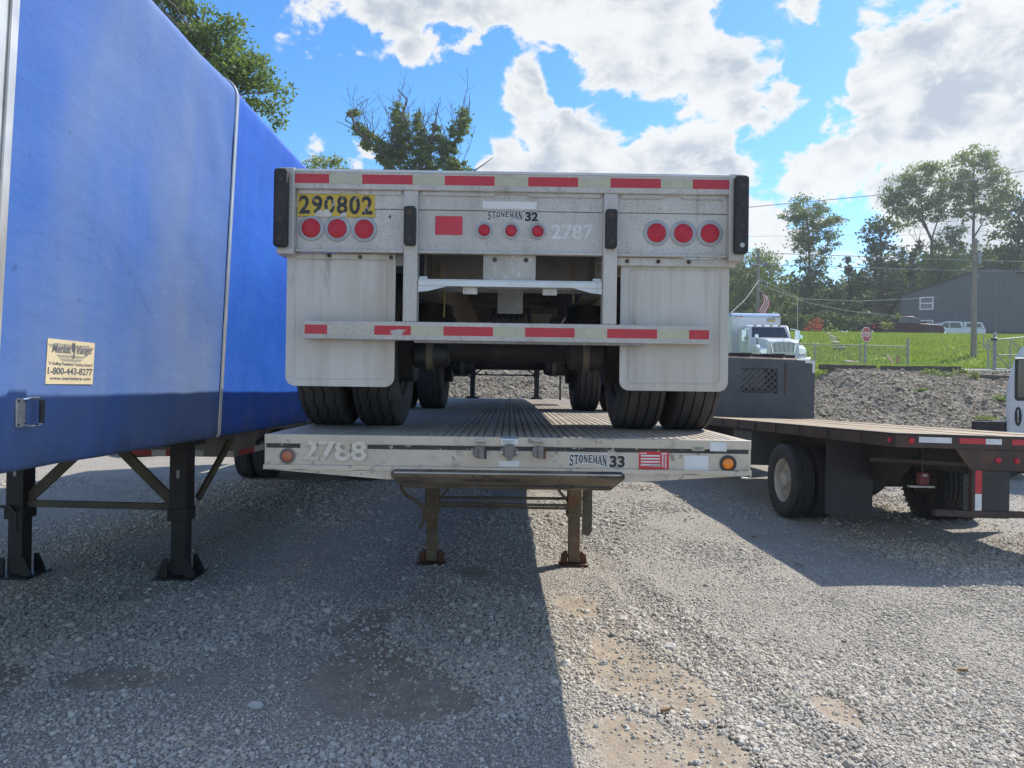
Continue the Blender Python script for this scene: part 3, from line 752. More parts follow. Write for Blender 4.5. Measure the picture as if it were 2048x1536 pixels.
# frame, suspension and axles
for s in (-1, 1):
    mb = MB(); x = .50 * s
    mb.box(x - .006, x + .006, 4.15, 17.9, 2.26, 2.80); mb.box(x - .06, x + .06, 4.15, 17.9, 2.245, 2.2595); U(mb, 'main_beam', 'alu_dark')
mb = MB(); mb.box(-1.22, 1.22, YR + .07, 18.45, 2.815, 2.862); U(mb, 'floor', 'alu_dark')
for k in range(22):
    y = 4.5 + k * .62; U(MB().box(-1.219, 1.219, y, y + .04, 2.70, 2.814), 'cross_member', 'alu_dark')
AX = (4.72, 7.79)
for ya in AX:
    zc = deck_z(ya) + .497
    U(MB().cyl((-1.2, ya, zc), (1.2, ya, zc), .07, n=20), 'axle', 'under', smooth=True)
    for s in (-1, 1):
        U(MB().cyl((.55 * s, ya + .22, zc + .08), (.55 * s, ya + .22, 2.24), .155, n=24), 'air_spring', 'black_steel', smooth=True)
        U(MB().lathe([(0, .16), (.02, .175), (.05, .18), (.08, .165), (.10, .16)], (.55 * s, ya + .22, zc + .16), 'z', 24), 'air_spring_bellows', 'rubber', smooth=True)
        # brake chamber with clamp band
        cy = ya - .30
        mb = MB(); mb.lathe([(-.115, .002), (-.11, .055), (-.095, .078), (-.02, .088), (.02, .088), (.09, .08), (.115, .06), (.12, .002)], (.53 * s - (.06 if s > 0 else -.04), cy, zc - .045), 'x', 24)
        o = U(mb, 'brake_chamber', 'black_steel' if s < 0 else 'under', smooth=True)
        MB().lathe([(-.022, .088), (-.02, .096), (.0, .092), (.02, .096), (.022, .088)], (.53 * s - (.06 if s > 0 else -.04), cy, zc - .045), 'x', 24).build('clamp_band', mat['olive'], o, smooth=True, world=True)
        U(MB().bar((.53 * s, ya - .18, zc), (.53 * s, ya + .55, 2.30), .07, .10), 'trailing_arm', 'under')
        U(MB().tube([(.2 * s, ya - .12, zc + .1), (.32 * s, ya - .3, zc + .02), (.44 * s, ya - .33, zc + .05)], .011), 'air_hose', 'rubber')
        U(MB().cyl((.62 * s, ya, zc), (.72 * s, ya, zc), .21, n=28), 'brake_drum', 'under', smooth=True)
    for s in (-1, 1):
        for xc in (.825, 1.158):
            tm = T_ZIG if (s < 0 and ya == AX[0]) else T_RIB
            wheel(UT, (xc * s, ya, zc), tm, RIM_R if (s > 0) == (xc > 1) else RIM_L, spin=random.random() * 6)
U(MB().bar((-.15, 4.5, 2.15), (.30, 4.55, 2.16), .05, .06), 'cross_tube', 'under')
U(MB().prism([(.0, 2.08), (.24, 2.08), (.27, 2.15), (.02, 2.15)], 'y', 4.5, 4.75), 'air_tank_end', 'olive')
mb = MB()
for k in range(7): mb.tube([(-.1 + .035 * k, 4.40, 2.17), (-.12 + .04 * k, 4.33, 2.08 + .01 * (k % 3)), (-.08 + .03 * k, 4.36, 2.0), (-.05 + .02 * k, 4.5, 1.97)], .012, 6)
U(mb, 'hose_bundle', 'rubber')
U(MB().box(-1.0, -.55, 9.3, 10.2, 1.83, 2.24), 'tool_box', 'black_steel', bevel=.01)
U(MB().box(.56, 1.0, 9.6, 10.3, 1.85, 2.24), 'tool_box', 'black_steel', bevel=.01)
# landing legs standing on the lower deck
for x in (-.77, .58):
    zf = deck_z(15.0)
    o = U(MB().box(x - .06, x + .06, 14.94, 15.06, 1.88, 2.25), 'landing_leg', 'black_steel', bevel=.004)
    MB().box(x - .05, x + .05, 14.95, 15.05, zf + .05, 1.8795).build('inner_leg', mat['black_steel'], o, world=True)
    MB().prism([(x - .15, zf + .008), (x + .15, zf + .008), (x + .09, zf + .05), (x - .09, zf + .05)], 'y', 14.88, 15.12).build('foot', mat['black_steel'], o, world=True)
U(MB().box(-.71, .52, 14.97, 15.0, 1.925, 1.955), 'leg_brace', 'black_steel')
U(MB().bar((-.71, 14.99, 1.96), (-.3, 14.99, 2.26), .03, .03), 'leg_brace', 'black_steel')
U(MB().bar((.52, 14.99, 1.96), (.1, 14.99, 2.26), .03, .03), 'leg_brace', 'black_steel')
U(MB().box(.985, 1.02, 13.9, 13.94, deck_z(13.9) + .004, 2.25), 'strap_post', 'under')

# ================================================================== LOWER TRAILER
YF = 3.77
def LX(px): return (px - 1017.5) / 376.7
def LZ(px, py): return EYE + (775 - py + .014 * (px - 1018)) / 376.7
LT = thing('flatbed_trailer', 'beige weathered flatbed trailer with black front stripe carrying another trailer on its deck', 'trailer', (0, 6.8, 0))
def L(mb, name, m, **kw): return mb.build(name, mat[m], LT, world=True, **kw)
# ribbed extruded floor planks with the camber of the trailer
NP = 9; PW = 2.48 / NP
ys = list(np.linspace(YF + .028, 18.3, 26))
for k in range(NP):
    x0 = -1.24 + k * PW; prof = []
    prof.append((x0 + .002, -.030)); prof.append((x0 + .002, -.012)); prof.append((x0 + .006, 0))
    nr = 6; rp = (PW - .012) / nr
    for i in range(nr):
        a = x0 + .006 + i * rp
        if i: prof += [(a + .0005, -.001), (a + .002, -.011), (a + .0115, -.011), (a + .013, -.001), (a + .0135, 0)]
        prof.append((a + rp - .0005, 0))
    prof += [(x0 + PW - .002, -.012), (x0 + PW - .002, -.030)]
    mb = MB(); m_ = len(prof); q = []
    for y in ys:
        z = deck_z(y)
        q += [(x, y, z + dz_) for x, dz_ in prof]
    mb.add(q, [(j * m_ + i, j * m_ + i + 1, (j + 1) * m_ + i + 1, (j + 1) * m_ + i) for j in range(len(ys) - 1) for i in range(m_ - 1)])
    mb.build('deck_plank', mat['alu_deck'], LT, world=True, recalc=False)
for s in (-1, 1):
    prof = [(1.2405, -.19), (1.2405, .0), (1.262, .0), (1.266, -.004), (1.272, .0), (1.288, 0), (1.294, -.006), (1.294, -.075), (1.288, -.08), (1.288, -.185), (1.28, -.19)]
    mb = MB(); m_ = len(prof); q = []
    for y in ys: q += [(x * s, y, deck_z(y) + dz_ + .001) for x, dz_ in prof]
    mb.add(q, [(j * m_ + i, j * m_ + (i + 1) % m_, (j + 1) * m_ + (i + 1) % m_, (j + 1) * m_ + i) for j in range(len(ys) - 1) for i in range(m_)])
    mb.add([q[i] for i in range(m_)], [tuple(range(m_))])
    o = L(mb, 'side_rail', 'alu_front')
    for k in range(12):
        y = 4.3 + k * 1.15; MB().box(min(s * 1.2945, s * 1.312), max(s * 1.2945, s * 1.312), y, y + .09, deck_z(y) - .10, deck_z(y) - .02).build('stake_pocket', mat['alu_front'], o, world=True, bevel=.004)
zt = deck_z(YF) + .002
L(MB().box(-1.294, 1.294, YF + .004, YF + .03, 1.366, zt + .001), 'front_plate', 'alu_front', bevel=.003)
L(MB().box(-1.2935, 1.2935, YF + .012, YF + .0295, 1.254, 1.3655), 'front_plate', 'alu_front')
mb = MB()      # uneven bottom bead
n = 60; q = []
for i in range(n + 1):
    x = -1.296 + 2.592 * i / n; w = .0025 * math.sin(i * 1.7) + .002 * math.sin(i * .63)
    q += [(x, YF - .002 + w * .5, 1.229 + w), (x, YF - .002, 1.2535 + w * .4), (x, YF + .0295, 1.2535), (x, YF + .0295, 1.229)]
mb.add(q, [(4 * i + k, 4 * i + (k + 1) % 4, 4 * i + 4 + (k + 1) % 4, 4 * i + 4 + k) for i in range(n) for k in range(4)] + [(0, 1, 2, 3), tuple(4 * n + k for k in (3, 2, 1, 0))])
L(mb, 'front_bead', 'alu_front')
L(MB().prism([(-1.285, 1.2285), (1.285, 1.2285), (.64, 1.182), (-.64, 1.182)], 'y', YF + .006, YF + .029), 'tapered_skirt', 'alu_front', bevel=.002)
for a, b, w in ((533, 601, 1), (736, 1500, 0)):
    L(MB().box(LX(a), LX(b), YF + .0105, YF + .0125, 1.3425, 1.3645), 'black_stripe', 'ink_worn' if w else 'ink_worn')
lamp(LT, LX(576), LZ(576, 912), YF + .012, .042, .030, 'marker_light', 'lens_rusty', 'plastic_grey', dome=.02)
lamp(LT, LX(1459), LZ(1459, 928), YF + .012, .045, .029, 'marker_light', 'lens_amber', 'grommet', dome=.012)
lettering('2788', LX(606), LX(735), LZ(670, 922), LZ(670, 882), YF + .0025, mat['stencil'], LT, offset=.03)
company(LT, '33', LX(1140), LX(1216), LX(1221), LX(1252), LZ(1195, 911), LZ(1195, 934), YF + .0112)
# red inspection sticker with its white fields
zc = LZ(1310, 922); x0, x1 = LX(1280), LX(1340)
o = L(MB().box(x0, x1, YF + .0095, YF + .0115, zc - .046, zc + .048), 'inspection_sticker', 'red_plate')
W = mat['label']
for i in range(4): MB().box(x0 + .01, x0 + .112, YF + .0085, YF + .0093, zc + .022 - i * .016, zc + .030 - i * .016).build('white_field', W, o, world=True)
for i in range(11):
    for j, xx in enumerate((.122, .138)):
        MB().box(x0 + xx, x0 + xx + .009, YF + .0085, YF + .0093, zc + .028 - i * .0062 - .004 * j, zc + .032 - i * .0062 - .004 * j).build('white_field', W, o, world=True)
MB().box(x0 + .118, x0 + .15, YF + .0085, YF + .0093, zc + .034, zc + .041).build('white_field', W, o, world=True)
for i in range(3): MB().box(x0 + .01 + i * .018, x0 + .016 + i * .018, YF + .0085, YF + .0093, zc - .030, zc - .023).build('white_field', W, o, world=True)
MB().box(x0 + .062, x0 + .115, YF + .0085, YF + .0093, zc - .030, zc - .022).build('white_field', W, o, world=True)
MB().box(x0 + .006, x0 + .04, YF + .0085, YF + .0093, zc + .036, zc + .041).build('white_field', W, o, world=True)
L(MB().box(LX(1371), LX(1420), YF + .0098, YF + .0115, LZ(1395, 942), LZ(1395, 912)), 'label_plate', 'label')
L(MB().box(LX(1422), LX(1455), YF + .0022, YF + .0035, LZ(1438, 903), LZ(1438, 885)), 'label_plate', 'label')
o = L(MB().box(LX(1386), LX(1411), YF + .0022, YF + .0035, LZ(1398, 902), LZ(1398, 892.5)), 'label_plate', 'white_tape')
lettering('28833', LX(1389), LX(1408), LZ(1398, 900), LZ(1398, 894.5), YF + .0012, mat['ink_grey'], o, offset=.02)
o = L(MB().box(LX(1003), LX(1037), YF + .0022, YF + .0035, LZ(1020, 889), LZ(1020, 874)), 'label_plate', 'label')
MB().box(LX(1003.5), LX(1036.5), YF + .0012, YF + .002, LZ(1020, 877.5), LZ(1020, 874.3)).build('label_header', mat['label_blue'], o, world=True)
for i in range(3): MB().box(LX(1006), LX(1030 - 3 * i), YF + .0012, YF + .002, LZ(1020, 881.5 + 2.4 * i), LZ(1020, 880.6 + 2.4 * i)).build('printed_line', mat['ink_light'], o, world=True)
L(MB().box(LX(1000), LX(1040), YF + .0098, YF + .0115, LZ(1020, 934), LZ(1020, 922)), 'label_plate', 'label')
# seven-way socket between two air couplings
x, z = LX(1020), LZ(1020, 903); y = YF + .012
mb = MB(); poly = []
for i in range(36):
    t = R(10 * i); r = .034 + .018 * max(0, abs(math.cos(t)) ** 6); poly.append((x + r * math.cos(t), z + r * .95 * math.sin(t)))
mb.prism(poly, 'y', y - .014, y)
o = L(mb, 'trailer_socket', 'plastic_grey', bevel=.003)
MB().prism(rounded(x - .026, x + .026, z - .034, z + .040, .014), 'y', y - .034, y - .0145).build('socket_lid', mat['plastic_grey'], o, world=True, bevel=.004)
MB().box(x - .012, x + .012, y - .040, y - .0345, z - .046, z - .028).build('lid_tab', mat['plastic_grey'], o, world=True, bevel=.003)
for s in (-1, 1): MB().cyl((x + s * .043, y - .018, z - .006), (x + s * .043, y - .013, z - .006), .008, n=10).build('bolt', mat['silver_paint'], o, world=True)
for px, red in ((962, 0), (1079, 1)):
    x, z = LX(px), LZ(px, 903)
    mb = MB(); mb.lathe([(0, .012), (-.03, .016), (-.034, .030), (-.048, .034), (-.056, .030), (-.06, .012), (-.06, .001)], (x - .006, y, z), 'y', 20)
    mb.box(x - .006, x + .022, y - .07, y - .036, z - .034, z + .030)
    mb.box(x - .03, x - .006, y - .06, y - .05, z - .026, z + .022)
    o = L(mb, 'air_coupling', 'plastic_grey', bevel=.002)
    MB().prism(rounded(x + .0225, x + .034, z - .036, z + .028, .005), 'y', y - .066, y - .03).build('coupling_flap', mat['rust' if red else 'ink'], o, world=True)
    zz = LZ(px, 882); mb = MB(); mb.prism([(x - .024, zz - .012), (x - .016, zz - .004), (x + .016, zz - .004), (x + .024, zz - .012), (x + .024, zz + .002), (x + .014, zz + .012), (x - .014, zz + .012), (x - .024, zz + .002)], 'y', YF - .014, YF + .004)
    L(mb, 'coupling_bracket', 'silver_paint', bevel=.002)
# kingpin approach plate: bent lip sloping back to a flat plate
mb = MB(); prof = [(3.750, 1.226, .600), (3.751, 1.212, .618), (3.757, 1.200, .616), (3.825, 1.134, .556), (3.835, 1.130, .550), (5.4, 1.130, .550)]
q = []
for yy, zz, hw in prof: q += [(-hw, yy, zz), (hw, yy, zz)]
for yy, zz, hw in prof: q += [(-hw, yy + (.014 if zz > 1.15 else 0), zz + .014), (hw, yy + (.014 if zz > 1.15 else 0), zz + .014)]
m_ = len(prof)
fs = [(2 * i, 2 * i + 1, 2 * i + 3, 2 * i + 2) for i in range(m_ - 1)] + [(2 * m_ + 2 * i, 2 * m_ + 2 * i + 1, 2 * m_ + 2 * i + 3, 2 * m_ + 2 * i + 2) for i in range(m_ - 1)]
fs += [(0, 1, 2 * m_ + 1, 2 * m_)] + [(2 * i, 2 * i + 2, 2 * m_ + 2 * i + 2, 2 * m_ + 2 * i) for i in range(m_ - 1)] + [(2 * i + 1, 2 * i + 3, 2 * m_ + 2 * i + 3, 2 * m_ + 2 * i + 1) for i in range(m_ - 1)]
mb.add(q, fs); kp = L(mb, 'kingpin_plate', 'steel_grime')
L(MB().box(-.55, .55, YF + .0305, 5.4, 1.148, 1.225), 'coupler_frame', 'under')
MB().tube([(-.60, 3.747, 1.224), (0, 3.746, 1.2235), (.60, 3.747, 1.224)], .0045, 6).build('lip_edge', mat['silver_paint'], kp, world=True)  # thin lighter strip along the top edge of the lip
for px in (905, 1132):  # holes as sunken black discs, their inner shade put into the colour
    x = LX(px); mb = MB(); n = 20; q = []
    for k, (rx_, e) in enumerate(((.056, 0), (.050, .006))):
        for i in range(n):
            t = 2 * math.pi * i / n; f_ = .70 + .20 * math.sin(t) * (rx_ / .056)
            q.append((x + rx_ * math.cos(t), 3.757 + .068 * f_ - .002 + e, 1.200 - .066 * f_ - .002 + e))
    mb.add(q, [(i, (i + 1) % n, n + (i + 1) % n, n + i) for i in range(n)] + [tuple(range(n, 2 * n))]); mb.build('access_hole', mat['ink'], kp, world=True)
L(MB().cyl((.01, 4.75, 1.131), (.01, 4.75, 1.06), .045, n=16), 'kingpin', 'under', smooth=True)
L(MB().cyl((.01, 4.75, 1.0595), (.01, 4.75, 1.035), .06, n=16), 'kingpin_flange', 'under', smooth=True)
# main beams, cross members, landing gear
for s in (-1, 1):
    mb = MB(); x = .50 * s
    mb.prism([(5.42, 1.15), (6.2, 1.15), (7.6, .98), (17.5, .95), (17.9, 1.2), (5.42, 1.2)], 'x', x - .006, x + .006)
    mb.prism([(6.2, 1.136), (6.2, 1.1495), (7.6, .9795), (17.5, .9495), (17.5, .936), (7.6, .966)], 'x', x - .06, x + .06)
    L(mb, 'main_beam', 'under')
for k in range(22):
    y = 4.1 + k * .62; L(MB().box(-1.238, 1.238, y, y + .04, 1.2255, deck_z(y) - .033), 'cross_member', 'under')
for i, x in enumerate((-.716, .640)):
    gz = th(x, 6.8)
    o = L(MB().box(x - .066, x + .066, 6.735, 6.865, .475, 1.20), 'landing_leg', 'leg', bevel=.006)
    MB().box(x - .053, x + .053, 6.748, 6.852, gz + .03, .4745).build('inner_leg', mat['leg'], o, world=True, bevel=.004)
    mb = MB(); mb.box(x - .074, x + .074, 6.727, 6.873, .46, .50) if i else mb.box(x - .070, x + .070, 6.731, 6.869, .475, .49)
    mb.build('leg_collar', mat['leg'], o, world=True, bevel=.004)
    mb = MB(); mb.box(x - .13, x + .13, 6.68, 6.92, gz + .002, gz + .014)
    mb.add([(x - .13, 6.66, gz + .03), (x + .13, 6.66, gz + .03), (x + .13, 6.68, gz + .012), (x - .13, 6.68, gz + .012)], [(0, 1, 2, 3)])
    for s in (-1, 1):
        mb.prism([(x + s * .062, gz + .015), (x + s * .125, gz + .015), (x + s * .118, gz + .075), (x + s * .085, gz + .125), (x + s * .062, gz + .125)], 'y', 6.77, 6.83)
    mb.build('foot', mat['rust'], o, world=True, bevel=.003)
    MB().cyl((x - .12, 6.8, gz + .085), (x + .12, 6.8, gz + .085), .016, n=10).build('foot_pin', mat['rust'], o, world=True)
for z, yy, r in ((.572, 6.74, .016), (.545, 6.73, .014)):
    L(MB().bar((-.65, yy, z), (.575, yy, z - .004), r * 2, r * 1.4), 'gear_brace', 'olive')
L(MB().cyl((-.65, 6.86, .61), (.80, 6.86, .615), .014, n=10), 'cross_shaft', 'olive')
mb = MB()
for k in range(5): mb.cyl((-.16 + .018 * k, 6.715, .53), (-.16 + .018 * k, 6.715, .60), .006, n=6)
L(mb, 'shaft_clamp', 'olive')
L(MB().bar((-.65, 6.8, .60), (-.36, 6.8, .95), .05, .022), 'gear_brace', 'olive')
L(MB().bar((.575, 6.8, .60), (.28, 6.8, .95), .05, .022), 'gear_brace', 'olive')
crank = [at(803, 976, 6.45), at(812, 990, 6.45), at(828, 999, 6.45), at(842, 1008, 6.45), at(850, 1024, 6.45), at(848, 1040, 6.45), at(840, 1057, 6.45)]
L(MB().tube([crank[0] + Vector((-.02, .1, .12))] + crank, .016, 10), 'crank_handle', 'leg', smooth=True)
o = L(MB().prism([(.735, .255), (.80, .235), (.83, .28), (.835, 1.18), (.735, 1.18)], 'y', 6.95, 6.975), 'hanging_flap', 'olive', bevel=.004)
L(MB().tube([at(1483, 950, 4.0), at(1483, 956, 4.0), at(1500, 957, 4.0), at(1502, 951, 4.0)], .006), 'winch_hook', 'silver_paint')
# rear axles carry the tail end
for ya in (14.2, 15.4):
    L(MB().cyl((-1.2, ya, .497), (1.2, ya, .497), .07, n=16), 'axle', 'under', smooth=True)
    for s in (-1, 1):
        L(MB().box(.44 * s - .05, .44 * s + .05, ya - .3, ya + .3, .55, .95), 'suspension_hanger', 'under')
        for xc in (.825, 1.158): wheel(LT, (xc * s, ya, .497), T_RIB, RIM_R if (s > 0) == (xc > 1) else RIM_L)

# ================================================================== BLUE TARP TRAILER
def tarp_material(name, c1, c2, dust, amt):
    m, nt, b, out = newmat(name)
    t_ = nt.nodes.new('ShaderNodeTexCoord'); vec = t_.outputs['Object']
    c = _mix(nt, _range(nt, _noise(nt, vec, .9, 5, .55), .35, .65), c1, c2)
    c = _mix(nt, _mul(nt, _range(nt, _noise(nt, vec, 1.1, 4, .5, (1, .8, .35)), .40, .66), amt), c, dust)
    c = _mix(nt, _mul(nt, _range(nt, _noise(nt, vec, 2.0, 5, .6, (1, 7, .25), (2, 1, 0)), .56, .74), .28), c, dust)
    c = _mix(nt, _mul(nt, _range(nt, _noise(nt, vec, 14, 3, .6, (1, 1, .6)), .70, .74), .35), c, (.03, .05, .12))
    for rx_, sc_, th_, am in ((R(38), (1, .35, 26), .70, .38), (R(-52), (1, .5, 40), .72, .3), (R(90), (1, .22, 20), .72, .35)):
        mp = nt.nodes.new('ShaderNodeMapping'); mp.inputs['Rotation'].default_value = (rx_, 0, 0); nt.links.new(vec, mp.inputs['Vector'])
        f = _noise(nt, mp.outputs[0], 1.4, 2, .5, sc_)
        c = _mix(nt, _mul(nt, _range(nt, f, th_, th_ + .02), am), c, (.04, .07, .2))
    # grime along the hem and rain runs
    sx = nt.nodes.new('ShaderNodeSeparateXYZ'); nt.links.new(vec, sx.inputs[0])
    c = _mix(nt, _mul(nt, _mul(nt, _range(nt, sx.outputs[2], 1.62, 1.27), _range(nt, _noise(nt, vec, 3.5, 5, .6, (1, 2, .8)), .35, .7)), .5), c, (.06, .065, .075))
    nt.links.new(c, b.inputs['Base Color'])
    nt.links.new(_range(nt, _noise(nt, vec, 3, 4), .3, .7, .42, .58), b.inputs['Roughness']); b.inputs['Specular IOR Level'].default_value = .25
    bn = nt.nodes.new('ShaderNodeBump'); bn.inputs['Strength'].default_value = .5; bn.inputs['Distance'].default_value = .022
    a = nt.nodes.new('ShaderNodeMath'); a.operation = 'ADD'
    nt.links.new(_noise(nt, vec, 2.2, 5, .6, (1, .5, 1.3)), a.inputs[0]); nt.links.new(_mul(nt, _noise(nt, vec, 70, 2), .03), a.inputs[1])
    nt.links.new(a.outputs[0], bn.inputs['Height']); nt.links.new(bn.outputs[0], b.inputs['Normal'])
    return m
mat['tarp_old'] = tarp_material('blue_tarp_faded', (.044, .12, .38), (.056, .14, .41), (.155, .205, .32), .7)
mat['tarp_new'] = tarp_material('blue_tarp_bright', (.010, .078, .42), (.014, .10, .46), (.07, .16, .44), .35)
BT = thing('tarp_trailer', 'tall blue curtain sided tarp trailer on black landing legs', 'trailer', (-3.55, 6.2, 0))
def B(mb, name, m, **kw): return mb.build(name, mat[m], BT, world=True, **kw)
LEAN = .04; XB = -2.286; ZB = 1.27
def wall_x(z): return XB + LEAN * (z - ZB)
def section(off=0.0):
    pts = [(wall_x(ZB - .012) - .05, ZB + .006), (wall_x(ZB) - .012 + off, ZB - .012)]
    for z in np.linspace(ZB + .01, 3.93, 30): pts.append((wall_x(z) + off, z))
    cx, cz, r = wall_x(3.93) - .16, 3.93, .16 + off
    for k in range(1, 9):
        t = R(90 * k / 8); pts.append((cx + r * math.cos(t), cz + r * math.sin(t)))
    xr = pts[-1][0]; xl = xr - 2.25
    for k in range(1, 8): pts.append((xr + (xl - xr) * k / 8, 3.93 + r + .04 * math.sin(math.pi * k / 8)))
    pts.append((xl, 3.93 + r))
    for k in range(1, 7): t = R(90 + 90 * k / 6); pts.append((xl + r * math.cos(t), 3.93 + r * math.sin(t)))
    zl = pts[-1][0]
    for z in np.linspace(3.8, ZB, 8): pts.append((zl - .05 * (1 - (z - ZB) / 2.6), z))
    return np.array(pts)
def tarp_panel(y0, y1, mname, seed):
    pts = section(); ny = 44 if y0 < 8 else 8
    ysn = np.linspace(y0, y1, ny); n = len(pts)
    P = np.zeros((ny, n, 3))
    for j, y in enumerate(ysn):
        t = (y - y0) / (y1 - y0)
        z = pts[:, 1]; right = pts[:, 0] > -3.2
        bulge = -.016 * math.sin(math.pi * t) ** .7 * np.sin(np.pi * np.clip((z - ZB) / 2.85, 0, 1)) ** .6
        wr = (fbm(z * 1.3 + seed + y * .9, y * 1.6 - z * .5, 4) - .47) * .034 * math.sin(math.pi * t) ** .4
        diag = .006 * np.sin((z * 1.4 + y * 1.9) * 6) * np.exp(-((z - 3.6) / .35) ** 2) * math.exp(-((t - .85) / .2) ** 2)
        wr = wr * (1 - np.exp(-((z - 1.75) / .28) ** 2) * math.exp(-((y - 3.62) / .42) ** 2))
        hem = .010 * np.sin(y * 9 + seed) * np.exp(-((z - ZB) / .15) ** 2)
        P[j, :, 0] = pts[:, 0] + np.where(right, bulge + wr + diag + hem, 0); P[j, :, 1] = y
        sag = -.03 * math.sin(math.pi * t)
        P[j, :, 2] = z + np.where(z > 4.0, sag, 0)
    v = P.reshape(-1, 3) - np.array(parent_origin(BT)); i = np.arange(ny * n).reshape(ny, n)
    q = np.stack([i[:-1, :-1], i[:-1, 1:], i[1:, 1:], i[1:, :-1]], -1).reshape(-1, 4)
    return raw_mesh('tarp_panel', v, q, mat[mname], BT, smooth=True)
BOWS = [3.14, 5.60, 8.10, 10.6, 13.1, 15.6]
for k in range(5): tarp_panel(BOWS[k] + .012, BOWS[k + 1] - .012, 'tarp_old' if k == 0 else 'tarp_new', 3.0 + 7 * k)
for k, yb in enumerate(BOWS[1:]):
    pts = section(.010); n = len(pts); mb = MB(); q = []
    for (dy, o_) in ((-.020, -.006), (-.018, .004), (-.006, .006), (-.003, .001), (.003, .001), (.006, .006), (.018, .004), (.020, -.006)):
        p2 = section(.010 + o_); q += [(p2[i][0], yb + dy, p2[i][1]) for i in range(n)]
    mb.add(q, [(j * n + i, j * n + i + 1, (j + 1) * n + i + 1, (j + 1) * n + i) for j in range(7) for i in range(n - 1)])
    B(mb, 'bow', 'alu_clean')
# front wall and ribbed corner post
def lean_box(mb, dx0, dx1, y0, y1, z0, z1):
    q = []
    for z in (z0, z1):
        x = wall_x(z); q += [(x + dx0, y0, z), (x + dx1, y0, z), (x + dx1, y1, z), (x + dx0, y1, z)]
    mb.add(q, [(0, 3, 2, 1), (4, 5, 6, 7), (0, 1, 5, 4), (1, 2, 6, 5), (2, 3, 7, 6), (3, 0, 4, 7)])
mb = MB(); lean_box(mb, -.10, .012, 2.80, 3.15, 1.2, 4.10)
for a in (2.85, 2.93, 3.01, 3.085): lean_box(mb, .0125, .026, a, a + .035, 1.2, 4.10)
B(mb, 'corner_post', 'alu_clean', bevel=.003)
mb = MB(); mb.prism([(-4.72, 1.2), (wall_x(1.2) - .101, 1.2), (wall_x(4.08) - .101, 4.08), (-4.62, 4.08)], 'y', 2.805, 2.86); B(mb, 'front_wall', 'alu_clean')
# sticker with lettering and winged emblem
def on_wall(o, zc):
    px = parent_origin(o.parent) if o.parent else Vector((0, 0, 0))
    for v in o.data.vertices: v.co.x += LEAN * (v.co.z + px.z - zc)
SZ0, SZ1, SY0, SY1 = 1.665, 1.890, 3.49, 3.885; SZC = (SZ0 + SZ1) / 2; SX = wall_x(SZC) - .003
stk = B(MB().box(SX - .003, SX, SY0, SY1, SZ0, SZ1), 'sticker', 'label_cream'); on_wall(stk, SZC)
def sl(s, a, b, z0, z1, m='ink_grey', **kw):
    o = lettering(s, SY0 + (SY1 - SY0) * a, SY0 + (SY1 - SY0) * b, SZ0 + (SZ1 - SZ0) * z0, SZ0 + (SZ1 - SZ0) * z1, SX + .0012, mat[m], stk, plane='x', **kw); on_wall(o, SZC); return o
def poly_on(pts, m, e, name):
    mb = MB(); mb.add([(SX + e, SY0 + (SY1 - SY0) * a, SZ0 + (SZ1 - SZ0) * b) for a, b in pts], [tuple(range(len(pts)))])
    o = mb.build(name, mat[m], stk, world=True, recalc=False); on_wall(o, SZC)
def rev(p): return [(1 - a, b) for a, b in p[::-1]]
for wing in ([(.01, .88), (.05, .82), (.09, .82), (.11, .76), (.16, .76), (.19, .70), (.5, .70), (.5, .90), (.14, .92), (.12, .88)], [(.18, .66), (.24, .60), (.5, .60), (.5, .66)], [(.25, .58), (.31, .52), (.5, .52), (.5, .58)]):
    poly_on(wing, 'ink_light', .0006, 'wing_print'); poly_on(rev(wing), 'ink_light', .0006, 'wing_print')
sl('Merlot', .09, .46, .70, .90, offset=.02, shear=.25); sl('Vango', .60, .93, .66, .90, offset=.02, shear=.25)
poly_on([(.53 + .055 * math.cos(R(t)), .76 + .15 * math.sin(R(t))) for t in range(0, 360, 20)], 'label_cream', .0014, 'emblem_field')
poly_on([(.49, .92), (.505, .97), (.52, .92), (.545, .97), (.555, .92), (.57, .84), (.565, .76), (.555, .68), (.56, .62), (.53, .585), (.505, .62), (.515, .68), (.53, .72), (.50, .74), (.485, .80)], 'ink_grey', .0018, 'emblem')
sl('"A Rolling Panelized Tarping System"', .03, .975, .405, .50, offset=.008)
sl('1-800-443-8277', .03, .975, .215, .375, offset=.02)
sl('www.merlottarp.com', .08, .94, .07, .175, offset=.012)
# spring handle
hx = wall_x(1.53) - .005
mb = MB(); mb.prism(rounded(3.285, 3.345, 1.462, 1.598, .012), 'x', hx + .002, hx + .012)
h_ = B(mb, 'handle_plate', 'silver_paint', bevel=.002)
MB().tube([(hx + .014, 3.325, 1.59), (hx + .03, 3.36, 1.598), (hx + .04, 3.40, 1.596), (hx + .042, 3.415, 1.58), (hx + .042, 3.415, 1.485), (hx + .04, 3.40, 1.468), (hx + .03, 3.36, 1.464), (hx + .014, 3.325, 1.472)], .006).build('handle_loop', mat['chrome'], h_, world=True, smooth=True)
MB().cyl((hx + .042, 3.415, 1.478), (hx + .042, 3.415, 1.588), .012, n=12).build('handle_grip', mat['rubber'], h_, world=True)
for yy, zz in ((3.295, 1.475), (3.335, 1.475), (3.295, 1.585), (3.335, 1.585)): MB().cyl((hx + .012, yy, zz), (hx + .016, yy, zz), .006, n=8).build('rivet', mat['bolt'], h_, world=True)
